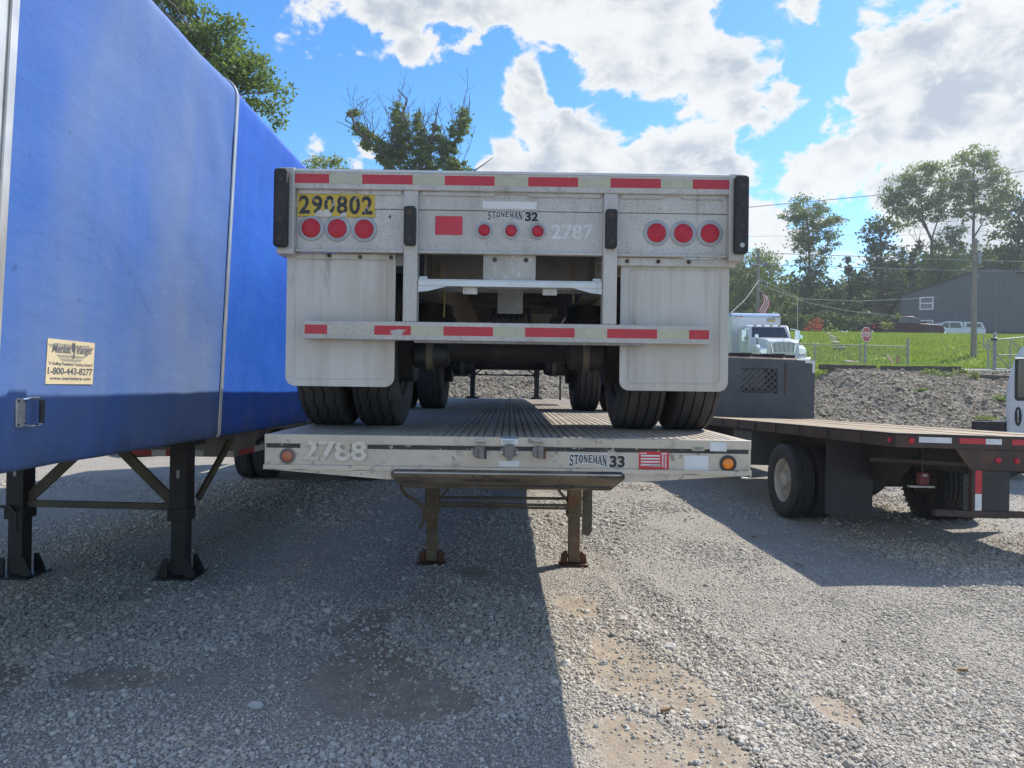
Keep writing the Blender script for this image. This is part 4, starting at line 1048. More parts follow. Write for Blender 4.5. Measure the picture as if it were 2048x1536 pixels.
# under frame
B(MB().box(-4.50, -3.00, 2.9, 7.2, 1.155, 1.262), 'upper_deck', 'under')
B(MB().box(-2.95, -2.72, 6.0, 6.4, 1.1395, 1.262), 'leg_mount', 'black_steel'); B(MB().box(-4.35, -4.12, 6.0, 6.4, 1.1395, 1.154), 'leg_mount', 'black_steel')
B(MB().box(-2.44, -2.40, 7.25, 16.0, 1.22, 1.268), 'side_rail', 'alu_dark')
sb = B(MB().box(-4.28, -2.80, 7.3, 12.4, .925, 1.262), 'stepped_frame', 'alu_dark', bevel=.01)
B(MB().box(-4.66, -2.402, 3.2, 16.0, 1.2685, 1.31), 'floor', 'under')
x = -4.28; k = 0
while x < -2.86:
    w = .24 if k % 2 == 0 else .145
    if x < -3.2 or x > -2.99: MB().box(x, min(x + w, -2.815), 7.2985, 7.2995, .93, .99).build('reflective_tape', mat['red_tape' if k % 2 == 0 else 'silver_tape'], sb, world=True)
    x += w; k += 1
y = 7.40; k = 0
while y < 11.8:
    w = .45
    MB().box(-2.7995, -2.798, y, y + w - .004, .93, .99).build('reflective_tape', mat['red_tape' if k % 2 == 0 else 'silver_tape'], sb, world=True); y += w; k += 1
B(MB().bar((-2.79, 7.9, 1.02), (-2.6, 8.5, 1.25), .035, .035), 'support_strut', 'under')
B(MB().prism([(-2.98, 1.262), (-2.82, 1.262), (-2.82, 1.10), (-2.86, 1.02)], 'y', 7.19, 7.21), 'gusset', 'alu_dark')
for x in (-4.235, -2.835):
    gz = th(x, 6.2)
    o = B(MB().box(x - .075, x + .075, 6.12, 6.28, .50, 1.139), 'landing_leg', 'black_steel', bevel=.006)
    MB().box(x - .062, x + .062, 6.135, 6.265, gz + .02, .4995).build('inner_leg', mat['black_steel'], o, world=True, bevel=.004)
    MB().box(x - .084, x + .084, 6.111, 6.289, .49, .60).build('leg_collar', mat['black_steel'], o, world=True, bevel=.004)
    mb = MB(); mb.box(x - .17, x + .17, 6.03, 6.37, gz + .002, gz + .016)
    for s in (-1, 1):
        mb.prism([(x + s * .07, gz + .0165), (x + s * .165, gz + .0165), (x + s * .15, gz + .07), (x + s * .10, gz + .17), (x + s * .07, gz + .17)], 'y', 6.10, 6.12)
        mb.prism([(x + s * .07, gz + .0165), (x + s * .165, gz + .0165), (x + s * .15, gz + .07), (x + s * .10, gz + .17), (x + s * .07, gz + .17)], 'y', 6.28, 6.30)
    mb.build('foot', mat['black_steel'], o, world=True)
    MB().box(x - .012, x + .012, 6.117, 6.1195, .86, .93).build('rating_tag', mat['bezel'], o, world=True)
B(MB().bar((-4.16, 6.2, .615), (-2.92, 6.2, .60), .05, .055), 'gear_brace', 'olive')
B(MB().bar((-4.16, 6.2, .66), (-3.66, 6.2, 1.14), .03, .085), 'gear_brace', 'olive')
B(MB().bar((-2.92, 6.2, .65), (-3.42, 6.2, 1.14), .03, .085), 'gear_brace', 'olive')
B(MB().bar((-2.76, 6.35, .65), (-2.66, 6.8, 1.13), .03, .06), 'gear_brace', 'olive')
B(MB().tube([(-4.34, 6.1, .60), (-4.24, 6.08, .60), (-4.18, 6.06, .56), (-4.16, 6.05, .38)], .014), 'crank_handle', 'black_steel')
for ya in (12.9, 14.2):
    B(MB().cyl((-4.7, ya, .497), (-2.4, ya, .497), .07, n=16), 'axle', 'under')
    B(MB().box(-4.2, -2.9, ya - .1, ya + .1, .57, .924), 'axle_carrier', 'under')
    for xc in (-4.66, -4.33, -2.78, -2.45): wheel(BT, (xc, ya, .497), T_RIB, RIM_L if xc < -4.5 or xc == -2.78 else RIM_R)

# ================================================================== FLATBED TRUCK
mat['wood'] = M('weathered_deck_wood', (.40, .315, .215), (.30, .235, .16), 1.4, .85, 0, [((.14, .105, .075), 2.2, .54, .14, .7, (9, .5, 9)), ((.52, .45, .35), 3, .58, .12, .6, (12, .6, 12)), ((.06, .05, .04), 25, .66, .06, .7, None)], (30, .4, .006))
mat['truck_brown'] = M('rusty_brown_frame', (.070, .045, .036), (.050, .035, .030), 4, .7, .1, [((.12, .055, .03), 5, .54, .15, .7, None), ((.03, .025, .022), 16, .58, .1, .6, None)], (40, .3, .004))
mat['board'] = M('dark_blue_grey_board', (.085, .092, .100), (.065, .070, .078), 2.5, .75, 0, [((.10, .075, .06), 3, .56, .2, .5, (1, 1, .6)), ((.03, .03, .035), 8, .6, .1, .5, (5, 5, .5))], (30, .2, .003))
mat['flap_black'] = M('black_mud_flap', (.035, .036, .040), (.045, .045, .050), 4, .6, 0, [((.09, .085, .08), 3, .58, .2, .4, None)])
mat['glass'] = M('dark_window_glass', (.02, .025, .03), (.025, .03, .035), 3, .06, 0, rvar=.02, spec=.8)
mat['lens_dull'] = M('dirty_red_lens', (.17, .02, .025), (.12, .018, .02), 12, .5)
FT = thing('flatbed_truck', 'brown flatbed truck with wooden deck and dark grey headboard', 'truck', (3.72, 6.85, 0), (R(-.9), R(1.0), R(1.4)))
def F(mb, name, m, parent=None, **kw): return mb.build(name, mat[m], parent or FT, **kw)
FW = 2.55
def gl(x, y, z): return z + .0157 * y + .0175 * x      # height above the ground at a place on the tilted bed
npl = 10
for k in range(npl):
    x0 = .05 + (FW - .10) * k / npl; x1 = .05 + (FW - .10) * (k + 1) / npl - .008
    F(MB().box(x0, x1, .05, 7.25, 1.235, 1.283 + random.uniform(-.004, .004)), 'deck_plank', 'wood', bevel=.004)
F(MB().box(0, .048, .0, 7.3, 1.155, 1.276), 'side_rail', 'truck_brown', bevel=.004)
F(MB().box(FW - .048, FW, .0, 7.3, 1.155, 1.276), 'side_rail', 'truck_brown', bevel=.004)
F(MB().box(-.004, .03, .0, 7.28, 1.277, 1.292), 'edge_lip', 'black_steel', bevel=.002)
F(MB().box(-.006, FW + .006, -.03, .046, 1.277, 1.292), 'edge_lip', 'black_steel', bevel=.002)
F(MB().box(0, FW, -.02, -.0005, 1.155, 1.276), 'rear_beam', 'truck_brown', bevel=.004)
for k in range(9):
    y = .6 + .75 * k; F(MB().box(-.02, -.0005, y, y + .07, 1.165, 1.27), 'stake_pocket', 'truck_brown', bevel=.003)
    F(MB().box(.05, FW - .05, y, y + .05, 1.15, 1.234), 'cross_member', 'under')
for a, b, m in ((.23, .555, 'silver_tape'), (.63, .89, 'red_tape'), (.89, 1.05, 'silver_tape'), (1.15, 1.42, 'red_tape'), (1.42, 1.60, 'silver_tape'), (1.68, 1.95, 'red_tape'), (2.05, 2.35, 'silver_tape')):
    F(MB().box(a + .001, b - .001, -.0225, -.0205, 1.208, 1.262), 'reflective_tape', m)
def truck_lamp(x, z, y, r):
    mb = MB(); mb.lathe([(0, r), (-.012, r * .95), (-.018, r * .6), (-.018, .0005)], (x, y, z), 'y', 20); F(mb, 'tail_light', 'lens_red', smooth=True)
truck_lamp(.155, 1.222, -.0205, .030); truck_lamp(2.4, 1.222, -.0205, .030)
mb = MB(); mb.lathe([(0, .028), (-.012, .026), (-.018, .016), (-.018, .0005)], (-.0005, .07, 1.222), 'x', 20); F(mb, 'side_marker', 'lens_red', smooth=True)
F(MB().prism([(.60, 1.1545), (1.95, 1.1545), (1.80, .955), (.75, .955)], 'y', -.012, .01), 'hitch_plate', 'truck_brown', bevel=.003)
for x in (1.02, 1.205, 1.53): truck_lamp(x, 1.055, -.0125, .028)
for x0 in (.77, 1.66):
    F(MB().box(x0, x0 + .12, -.012, .05, .56, .9545), 'guard_post', 'truck_brown', bevel=.004)
    F(MB().box(x0 + .03, x0 + .095, -.014, -.0125, .73, .95), 'reflective_tape', 'red_tape'); F(MB().box(x0 + .03, x0 + .095, -.014, -.0125, .565, .725), 'reflective_tape', 'silver_tape')
F(MB().box(.42, 2.13, -.015, .06, .50, .559), 'guard_bar', 'truck_brown', bevel=.004)
for a, b in ((.17, .75), (1.87, 2.45)):
    F(MB().box(a, b, 1.74, 1.752, .23, 1.145), 'mud_flap', 'flap_black', bevel=.002)
F(MB().bar((.15, .7, .98), (.78, .05, 1.0), .03, .04), 'light_bracket', 'truck_brown')
o = F(MB().prism(rounded(.48, .575, .755, .885, .02), 'y', .35, .42), 'work_light', 'lens_dull', bevel=.008)
F(MB().box(.505, .55, .346, .3495, .845, .87), 'light_window', 'bezel', o)
F(MB().box(.38, .64, .36, .41, .73, .748), 'light_shelf', 'silver_paint')
F(MB().box(.52, .535, .39, .405, .886, 1.154), 'light_hanger', 'truck_brown')
for x in (.82, 1.62): F(MB().box(x - .04, x + .04, .12, 9.6, .90, 1.149), 'chassis_rail', 'under')
F(MB().box(.861, 1.579, .3, .5, .92, 1.1), 'chassis_cross', 'under'); F(MB().box(.861, 1.579, 1.9, 2.1, .92, 1.1), 'chassis_cross', 'under')
F(MB().prism([(.7, 1.15), (2.0, 1.15), (2.3, .80), (1.9, .66), (1.2, .7)], 'x', .70, .76), 'spring_hanger', 'under')
F(MB().box(.05, .5, 3.9, 4.7, .62, 1.14), 'tool_box', 'board', bevel=.01)
YA = 2.68
zax = gl(1.2, YA, .487)
F(MB().cyl((.1, YA, gl(.1, YA, .487)), (2.45, YA, gl(2.45, YA, .487)), .075, n=16), 'axle', 'under', smooth=True)
F(MB().lathe([(-.2, .002), (-.18, .12), (0, .2), (.18, .12), (.2, .002)], (1.22, YA, zax), 'y', 20), 'differential', 'under', smooth=True)
for xc, ro, rim in ((.135, T_TRUCK, RIMW_L), (.455, T_TRUCK, RIMW_R), (2.08, T_LUG, RIM_L), (2.40, T_LUG, RIM_R)):
    wheel(FT, (xc, YA, gl(xc, YA, .487)), ro, rim, world=False)
# headboard with a pierced diamond vent
def hb(mb, name, m, **kw): return F(mb, name, m, **kw)
vx0, vx1, vz0, vz1 = 1.05, 1.80, 1.78, 2.27; ZH = 2.46
mb = MB()
mb.box(0, vx0, 7.26, 7.30, 1.2925, ZH); mb.box(vx1, FW, 7.26, 7.30, 1.2925, ZH); mb.box(vx0, vx1, 7.26, 7.30, 1.2925, vz0); mb.box(vx0, vx1, 7.26, 7.30, vz1, ZH)
hbd = hb(mb, 'headboard', 'board')
mb = MB(); st_ = .128
nx = int((vx1 - vx0 + vz1 - vz0) / st_) + 2
def clip_line(c, sgn):
    pts = []
    for x in np.linspace(vx0, vx1, 60):
        z = vz0 + sgn * (x - vx0) + c
        if vz0 <= z <= vz1: pts.append((x, z))
    return (pts[0], pts[-1]) if len(pts) > 1 else None
for k in range(-16, 17):
    for sg in (1, -1):
        r = clip_line(k * st_, sg)
        if r: mb.bar((r[0][0], 7.28 + .004 * sg, r[0][1]), (r[1][0], 7.28 + .004 * sg, r[1][1]), .012, .030, (0, 1, 0)) if False else mb.bar((r[0][0], 7.28 + .003 * sg, r[0][1]), (r[1][0], 7.28 + .003 * sg, r[1][1]), .024, .008, (0, 1, 0))
mb.build('lattice', mat['board'], hbd)
MB().box(1.93, 1.97, 7.252, 7.2595, 1.75, 2.40).build('rust_strip', mat['truck_brown'], hbd)
MB().box(FW - .20, FW - .001, 7.256, 7.2595, ZH - .055, ZH - .002).build('corner_bracket', mat['silver_tape'], hbd)
MB().box(FW - .055, FW - .001, 7.256, 7.2595, ZH - .24, ZH - .056).build('corner_bracket', mat['silver_tape'], hbd)
# cab ahead of it
mb = MB(); mb.prism([(7.6, .75), (9.3, .75), (9.35, 1.75), (8.85, 2.48), (8.6, 2.58), (7.75, 2.58), (7.6, 2.48)], 'x', .15, 2.40)
cab = F(mb, 'cab', 'truck_brown', bevel=.06, seg=3)
mb = MB()
for k in range(9):
    x = .3 + k * .23; mb.box(x, x + .21, 7.70, 8.6, 2.575, 2.60 + .012 * math.sin(k * 2.1))
mb.build('roof_rack', mat['truck_brown'], cab)
MB().box(.5, 2.05, 7.585, 7.598, 1.9, 2.4).build('rear_window', mat['glass'], cab)
F(MB().prism([(9.355, .75), (10.7, .75), (10.7, 1.5), (9.355, 1.72)], 'x', .3, 2.25), 'bonnet', 'truck_brown', bevel=.06, seg=3)
for xc in (.28, 2.27): wheel(FT, (xc, 10.0, gl(xc, 10.0, .487)), T_TRUCK, RIMW_L if xc < 1 else RIMW_R, world=False)
F(MB().cyl((.3, 10.0, gl(1.2, 10, .487)), (2.25, 10.0, gl(1.2, 10, .487)), .06, n=12), 'axle', 'under')

# ================================================================== WHITE CHASSIS CAB (beyond the flatbed)
mat['white_paint'] = M('white_vehicle_paint', (.62, .64, .65), (.56, .58, .59), 2, .35, 0, [((.35, .34, .32), 2, .56, .2, .5, (3, 3, .7))], coat=.3)
WT = thing('chassis_cab_truck', 'white truck cab with chrome edged door window beyond the flatbed deck', 'truck', (9.84, 14.0, 0), (0, 0, R(-36)))
WSH = Matrix.Translation((-9.84, -14.0, 0))
def Wt(mb, name, m, parent=None, **kw): return mb.xf(WSH).build(name, mat[m], parent or WT, **kw)
def wbuild(mb, name, m, parent, **kw): return mb.xf(WSH).build(name, m, parent, **kw)
mb = MB(); mb.prism([(9.84, .75), (9.83, 1.72), (9.87, 1.98), (9.95, 2.32), (10.04, 2.56), (10.16, 2.69), (10.4, 2.75), (11.3, 2.78), (11.6, 2.66), (12.1, 1.95), (13.3, 1.7), (13.45, 1.4), (13.45, .75)], 'y', 14.0, 15.9)
wc = Wt(mb, 'cab', 'white_paint', bevel=.07, seg=3)
wbuild(MB().prism(rounded(9.97, 11.2, 1.56, 2.42, .06), 'y', 13.985, 13.9985), 'window_surround', mat['rubber'], wc)
wbuild(MB().prism(rounded(10.02, 11.15, 1.62, 2.36, .04), 'y', 13.978, 13.9845), 'door_window', mat['glass'], wc)
wbuild(MB().box(9.965, 11.2, 13.95, 13.984, 2.37, 2.425), 'window_visor', mat['chrome'], wc, bevel=.01)
wbuild(MB().box(10.14, 10.155, 13.972, 13.9775, 1.63, 2.35), 'window_bar', mat['chrome'], wc)
mb = MB(); mb.prism([(10.03 + .058 * math.cos(R(t)), 1.25 + .19 * math.sin(R(t))) for t in range(0, 360, 15)], 'y', 13.99, 13.9985); hd = wbuild(mb, 'handle_recess', mat['rubber'], wc)
wbuild(MB().box(10.02, 10.035, 13.97, 13.9895, 1.12, 1.38), 'door_handle', mat['chrome'], hd, bevel=.004)
Wt(MB().tube([(9.82, 13.99, 1.72), (9.76, 13.95, 1.74), (9.72, 13.93, 1.70)], .014), 'grab_bracket', 'silver_paint')
Wt(MB().box(9.25, 9.83, 14.3, 14.5, .95, 1.12), 'chassis_rail', 'black_steel'); Wt(MB().box(9.25, 9.83, 15.3, 15.5, .95, 1.12), 'chassis_rail', 'black_steel')
Wt(MB().box(9.3, 9.82, 14.02, 14.28, .80, 1.13), 'battery_box', 'black_steel', bevel=.01)
Wt(MB().box(9.6, 9.82, 14.03, 14.2, 1.131, 1.155), 'step_plate', 'silver_paint')
for x in (-.1, 2.76):
    for yy, rm in ((.25, RIMW_L), (1.65, RIMW_R)):
        o = bpy.data.objects.new('wheel', rm); col.objects.link(o); o.parent = WT; o.location = (x, yy, .49); o.rotation_euler = (0, 0, R(90))
        t = bpy.data.objects.new('tyre', T_TRUCK); col.objects.link(t); t.parent = o
Wt(MB().box(9.65, 9.84, 14.4, 15.5, .45, .74), 'axle', 'under'); Wt(MB().box(12.5, 12.7, 14.4, 15.5, .45, .74), 'axle', 'under')

# ================================================================== BOX TRUCK
bx, by = 12.62, 33.0; bz = th(bx, 35.0)
XT = thing('box_truck', 'white conventional box truck with chrome grille parked facing the yard', 'truck', (bx, by, bz))
mat['box_white'] = M('box_body_white', (.66, .68, .70), (.60, .62, .64), 2, .4, 0, [((.42, .40, .38), 2, .58, .15, .5, (5, 5, .5))])
mat['box_blue'] = M('box_roof_fairing_blue', (.33, .48, .66), (.38, .53, .70), 2, .35)
def X(mb, name, m, parent=None, **kw): return mb.build(name, mat[m], parent or XT, **kw)
mb = MB(); mb.box(-1.25, 1.22, 3.3, 9.2, .95, 3.02); bod = X(mb, 'cargo_box', 'box_white', bevel=.03)
mb = MB(); mb.prism([(3.28, 3.0), (9.2, 3.025), (9.2, 3.22), (3.55, 3.22), (3.36, 3.17), (3.28, 3.08)], 'x', -1.24, 1.21); mb.build('roof_fairing', mat['box_blue'], bod)
for s in (-1.235, 1.195): MB().box(s - .02, s + .03, 3.27, 3.3, .95, 3.1).build('corner_trim', mat['alu_clean'], bod)
for x in (-1.1, -.85, .8, 1.05): MB().box(x, x + .13, 3.255, 3.279, 3.0, 3.05).build('clearance_light', mat['lens_rusty'], bod)
MB().box(.55, .95, 3.262, 3.2995, 2.78, 2.95).build('name_plate', mat['ink_light'], bod)
MB().box(.57, .93, 3.258, 3.2615, 2.80, 2.86).build('plate_band', mat['yellow'], bod)
mb = MB(); mb.prism([(1.35, .6), (2.95, .6), (2.95, 2.42), (2.6, 2.48), (1.95, 2.47), (1.75, 2.40), (1.38, 1.78)], 'x', -1.02, 1.05); cb = X(mb, 'cab', 'white_paint', bevel=.08, seg=3)
def quad_y(pts, t=.012):
    mb = MB(); a = Vector(pts[1]) - Vector(pts[0]); b = Vector(pts[3]) - Vector(pts[0]); n = a.cross(b).normalized() * t
    if n.y > 0: n = -n
    q = [Vector(p) for p in pts]; mb.add([*q, *[p + n for p in q]], [(0, 1, 2, 3), (7, 6, 5, 4), (0, 4, 5, 1), (1, 5, 6, 2), (2, 6, 7, 3), (3, 7, 4, 0)]); return mb
quad_y([(-.86, 1.40, 1.83), (.89, 1.40, 1.83), (.80, 1.72, 2.33), (-.77, 1.72, 2.33)], .03).build('windscreen', mat['glass'], cb)
MB().prism([(1.55, 1.75), (2.3, 1.75), (2.3, 2.3), (1.85, 2.3)], 'x', -1.032, -1.0205).build('door_window', mat['glass'], cb)
for x in (-.6, -.2, .2, .6): MB().box(x - .06, x + .06, 1.74, 1.80, 2.40, 2.45).build('roof_light', mat['lens_rusty'], cb)
mb = MB(); mb.prism([(-.02, .75), (1.36, .75), (1.36, 1.80), (.7, 1.72), (.15, 1.62), (-.02, 1.5)], 'x', -.62, .88); hd = X(mb, 'bonnet', 'white_paint', bevel=.08, seg=3)
for s in (-1, 1):
    cx = .12 + s * .90
    mb = MB(); mb.prism([(.05, .7), (1.30, .7), (1.30, 1.25), (1.0, 1.42), (.5, 1.42), (.10, 1.22)], 'x', cx - .24, cx + .24); f_ = X(mb, 'fender', 'white_paint', bevel=.08, seg=3)
    mb = MB(); mb.prism(rounded(cx - .17, cx + .17, .95, 1.22, .08), 'y', .02, .08); mb.build('headlight', mat['chrome'], f_, bevel=.02)
gr = X(MB().prism([(-.50, 1.02), (.74, 1.02), (.66, 1.0), (-.42, 1.0)] if False else [(-.42, .98), (.66, .98), (.74, 1.50), (.45, 1.56), (-.21, 1.56), (-.50, 1.50)], 'y', -.07, -.03), 'grille_surround', 'chrome', bevel=.02)
MB().prism([(-.36, 1.02), (.60, 1.02), (.66, 1.46), (.42, 1.50), (-.18, 1.50), (-.42, 1.46)], 'y', -.078, -.0705).build('grille_back', mat['ink'], gr)
for k in range(17):
    x = -.36 + k * .06
    MB().box(x - .009, x + .009, -.092, -.0785, 1.03, 1.485).build('grille_slat', mat['chrome'], gr)
MB().prism([(.07, 1.50), (.17, 1.50), (.19, 1.58), (.12, 1.63), (.05, 1.58)], 'y', -.10, -.071).build('emblem', mat['chrome'], gr)
X(MB().box(-1.1, 1.32, -.22, -.08, .45, .78), 'front_bumper', 'chrome', bevel=.03)
for s, c in ((-1, .0), (1, .03)):
    mx = s * 1.28 + c
    o = X(MB().prism(rounded(mx - .11, mx + .11, 1.62, 2.18, .03), 'y', 1.30, 1.36), 'mirror', 'chrome', bevel=.01)
    MB().bar((mx, 1.35, 2.2), (s * 1.0 + c, 1.5, 2.26), .03, .03).build('mirror_arm', mat['chrome'], o); MB().bar((mx, 1.35, 1.6), (s * 1.0 + c, 1.5, 1.5), .03, .03).build('mirror_arm', mat['chrome'], o)
    o2 = X(MB().prism(rounded(s * 1.05 + .1 - .08, s * 1.05 + .1 + .08, 1.72, 1.90, .05), 'y', .48, .54), 'hood_mirror', 'chrome')
    MB().bar((s * 1.05 + .1, .51, 1.72), (s * .95 + .1, .6, 1.38), .025, .025).build('mirror_arm', mat['black_steel'], o2)
X(MB().cyl((1.35, 1.4, 2.15), (1.33, 1.4, 3.75), .012, n=6), 'antenna', 'silver_paint')
X(MB().box(-.5, .5, 1.3, 9.0, .6, .949), 'chassis', 'under')
for x in (-.95, .95):
    for yy in (.75, 6.9):
        o = bpy.data.objects.new('wheel', RIMW_L if x < 0 else RIMW_R); col.objects.link(o); o.parent = XT; o.location = (x, yy, th(bx + x, by + yy) + .49 - bz)
        t = bpy.data.objects.new('tyre', T_TRUCK); col.objects.link(t); t.parent = o
X(MB().cyl((-.9, 6.9, .49), (.9, 6.9, .49), .07, n=12), 'axle', 'under'); X(MB().cyl((-.9, .75, .49), (.9, .75, .49), .07, n=12), 'axle', 'under')

# ================================================================== PICKUPS ON THE RISE
mat['maroon'] = M('maroon_paint', (.06, .012, .016), (.05, .01, .014), 2, .4, 0, spec=.3)
mat['pickup_white'] = M('white_pickup_paint', (.66, .68, .70), (.60, .62, .64), 2, .3, 0, coat=.5)
def pickup(label, x, y, facing, paint, cap, name='pickup_truck', z=None):
    z = th(x, y) if z is None else z
    T = thing(name, label, 'pickup', (x, y, z), (0, 0, 0))
    f = facing
    def P(mb, n, m, parent=None, **kw): return mb.build(n, mat[m] if m in mat else m, parent or T, **kw)
    fx = lambda a: f * a
    def pr(poly, y0, y1): mb = MB(); mb.prism([(fx(a), b) for a, b in poly], 'y', y0, y1); return mb
    body = P(pr([(-2.85, .55), (2.8, .55), (2.9, .75), (2.88, 1.05), (2.6, 1.20), (1.25, 1.30), (-.95, 1.30), (-2.85, 1.28)], -.96, .96), 'body', paint, bevel=.05, seg=3)
    cabn = P(pr([(1.40, 1.28), (.62, 1.80), (.35, 1.88), (-.75, 1.88), (-.95, 1.80), (-1.0, 1.28)], -.84, .84), 'cab', paint, bevel=.06, seg=3)
    for poly in ([(1.10, 1.34), (.58, 1.74), (.22, 1.78), (.22, 1.34)], [(.14, 1.34), (.14, 1.78), (-.70, 1.78), (-.84, 1.34)]): pr(poly, -.856, -.8405).build('side_window', mat['glass'], cabn)
    if cap:
        cp = P(pr([(-1.02, 1.285), (-1.05, 1.86), (-2.55, 1.84), (-2.82, 1.30)], -.90, .90), 'bed_cap', paint, bevel=.05, seg=3)
        pr([(-1.2, 1.40), (-1.22, 1.74), (-2.40, 1.72), (-2.52, 1.40)], -.915, -.9005).build('cap_window', mat['glass'], cp)
    for wx in (1.75, -1.75):
        pr([(wx + .52 * math.cos(R(t)), .52 + .48 * math.sin(R(t))) for t in range(0, 181, 15)], -.968, -.9605).build('wheel_arch', mat['ink'], body)
        for sy, rm in ((-.80, -1), (.80, 1)):
            o = bpy.data.objects.new('wheel', RIMW_L if rm < 0 else RIMW_R); col.objects.link(o); o.parent = T; o.location = (fx(wx), sy - rm * .03, .40); o.rotation_euler = (0, 0, R(90)); o.scale = (.9, .81, .81)
            t = bpy.data.objects.new('tyre', T_TRUCK); col.objects.link(t); t.parent = o
    pr([(2.80, .88), (2.905, .88), (2.90, 1.03), (2.74, 1.10)], -.98, -.70).build('headlight', mat['silver_tape'], body)
    pr([(-2.86, .9), (-2.80, .9), (-2.80, 1.22), (-2.86, 1.22)], -.975, -.75).build('tail_light', mat['lens_red'], body)
    pr([(2.82, .50), (2.98, .50), (2.98, .70), (2.86, .72)], -.9, .9).build('bumper', mat['chrome'], body)
    pr([(-2.99, .50), (-2.83, .50), (-2.83, .70), (-2.99, .70)], -.9, .9).build('bumper', mat['chrome'], body)
    pr([(1.12, 1.34), (1.28, 1.34), (1.26, 1.50), (1.14, 1.50)], -1.12, -.95).build('mirror', mat['black_steel'], cabn)
    return T
pickup('dark maroon pickup with double cab standing above the grass slope', 32.3, 58.2, 1, 'maroon', False)
pickup('white pickup with a bed cap and dark cap window beside grey barn', 37.3, 60.6, -1, 'pickup_white', True)

# ================================================================== GREY BARN
mat['siding'] = M('blue_grey_siding', (.10, .112, .125), (.09, .10, .113), 1.2, .55, .1, [((.075, .085, .095), 2, .55, .2, .4, (8, 8, .4))])
mat['siding_dark'] = M('dark_wainscot', (.06, .07, .085), (.055, .064, .078), 1.2, .6)
mat['roof'] = M('dark_roof', (.045, .047, .05), (.035, .037, .04), 2, .6)
mat['trim_white'] = M('white_window_trim', (.72, .73, .73), (.66, .67, .67), 3, .5)
mat['pane'] = M('window_pane', (.10, .13, .16), (.06, .08, .10), .6, .08, 0, rvar=.02, spec=.9)
HW = 6.67; zb = 5.6; ze, zr = 10.45 - zb, 12.75 - zb
BN = thing('barn', 'blue grey metal sided barn with white framed windows on the rise', 'building', (35.4, 64.0, zb), (0, 0, R(-25)))
def Bn(mb, name, m, parent=None, **kw): return mb.build(name, mat[m], parent or BN, **kw)
x0, x1, xr = 0., 2 * HW, HW
wl_ = Bn(MB().prism([(x0, 0), (x1, 0), (x1, ze), (xr, zr), (x0, ze)], 'y', 0, 18), 'wall', 'siding')
x = x0 + .25
while x < x1 - .2:
    zt_ = ze + (zr - ze) * (1 - abs(x - xr) / (xr - x0)) - .05
    if not (1.2 < x < 2.65): MB().box(x - .025, x + .025, -.03, -.0005, 1.55, zt_).build('siding_rib', mat['siding'], wl_)
    x += .42
Bn(MB().box(x0 - .02, x1 + .02, -.06, -.001, 0, 1.5), 'wainscot', 'siding_dark')
for a, b in ((x0, xr), (x1, xr)):
    s_ = 1 if a < b else -1
    mb = MB(); mb.prism([(a - s_ * .3, ze - .10), (b, zr + .0), (b, zr + .10), (a - s_ * .3, ze + .0)], 'y', -.25, 18.3); Bn(mb, 'roof', 'roof')
for z0, z1 in ((9.22 - zb, 10.18 - zb), (7.2 - zb, 8.12 - zb)):
    xa, xb = 1.48, 2.38
    w = Bn(MB().box(xa, xb, -.02, -.0008, z0, z1), 'window', 'pane')
    for bxs in ((xa - .09, xb + .09, z0 - .09, z0), (xa - .09, xb + .09, z1, z1 + .09), (xa - .09, xa, z0, z1), (xb, xb + .09, z0, z1), (xa, xb, (z0 + z1) / 2 - .045, (z0 + z1) / 2 + .045)):
        MB().box(bxs[0], bxs[1], -.07, -.0205 if bxs[0] == xa and bxs[1] == xb else -.001, bxs[2], bxs[3]).build('window_frame', mat['trim_white'], w)

# ================================================================== VEGETATION
def leaf_material(name, c1, c2, c3, trans=.35):
    m, nt, b, out = newmat(name)
    a = nt.nodes.new('ShaderNodeAttribute'); a.attribute_name = 'tone'
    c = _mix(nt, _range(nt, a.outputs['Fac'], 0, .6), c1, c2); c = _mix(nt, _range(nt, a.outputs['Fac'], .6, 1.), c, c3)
    nt.links.new(c, b.inputs['Base Color']); b.inputs['Roughness'].default_value = .55; b.inputs['Specular IOR Level'].default_value = .35
    tr = nt.nodes.new('ShaderNodeBsdfTranslucent'); nt.links.new(_mix(nt, .35, c, (c3[0] * 1.5, c3[1] * 1.5, c3[2] * .6)), tr.inputs['Color'])
    mx = nt.nodes.new('ShaderNodeMixShader'); mx.inputs[0].default_value = trans
    nt.links.new(b.outputs[0], mx.inputs[1]); nt.links.new(tr.outputs[0], mx.inputs[2]); nt.links.new(mx.outputs[0], out.inputs[0])
    return m
mat['leaf_mid'] = leaf_material('leaf_green', (.085, .13, .04), (.125, .185, .052), (.20, .26, .08), .45)
mat['leaf_dark'] = leaf_material('leaf_ivy_dark', (.040, .066, .03), (.07, .105, .04), (.13, .17, .06), .36)
mat['leaf_light'] = leaf_material('leaf_light_green', (.085, .14, .032), (.13, .20, .048), (.21, .28, .075), .5)
mat['leaf_red'] = leaf_material('leaf_red', (.30, .04, .03), (.42, .08, .05), (.40, .17, .09))
mat['leaf_yellow'] = leaf_material('leaf_yellow_green', (.14, .20, .035), (.21, .27, .05), (.30, .34, .09))
mat['bark'] = M('bark', (.10, .085, .068), (.065, .055, .045), 4, .9, 0, [((.16, .145, .12), 8, .58, .15, .6, (3, 3, .6))], (14, .6, .03))
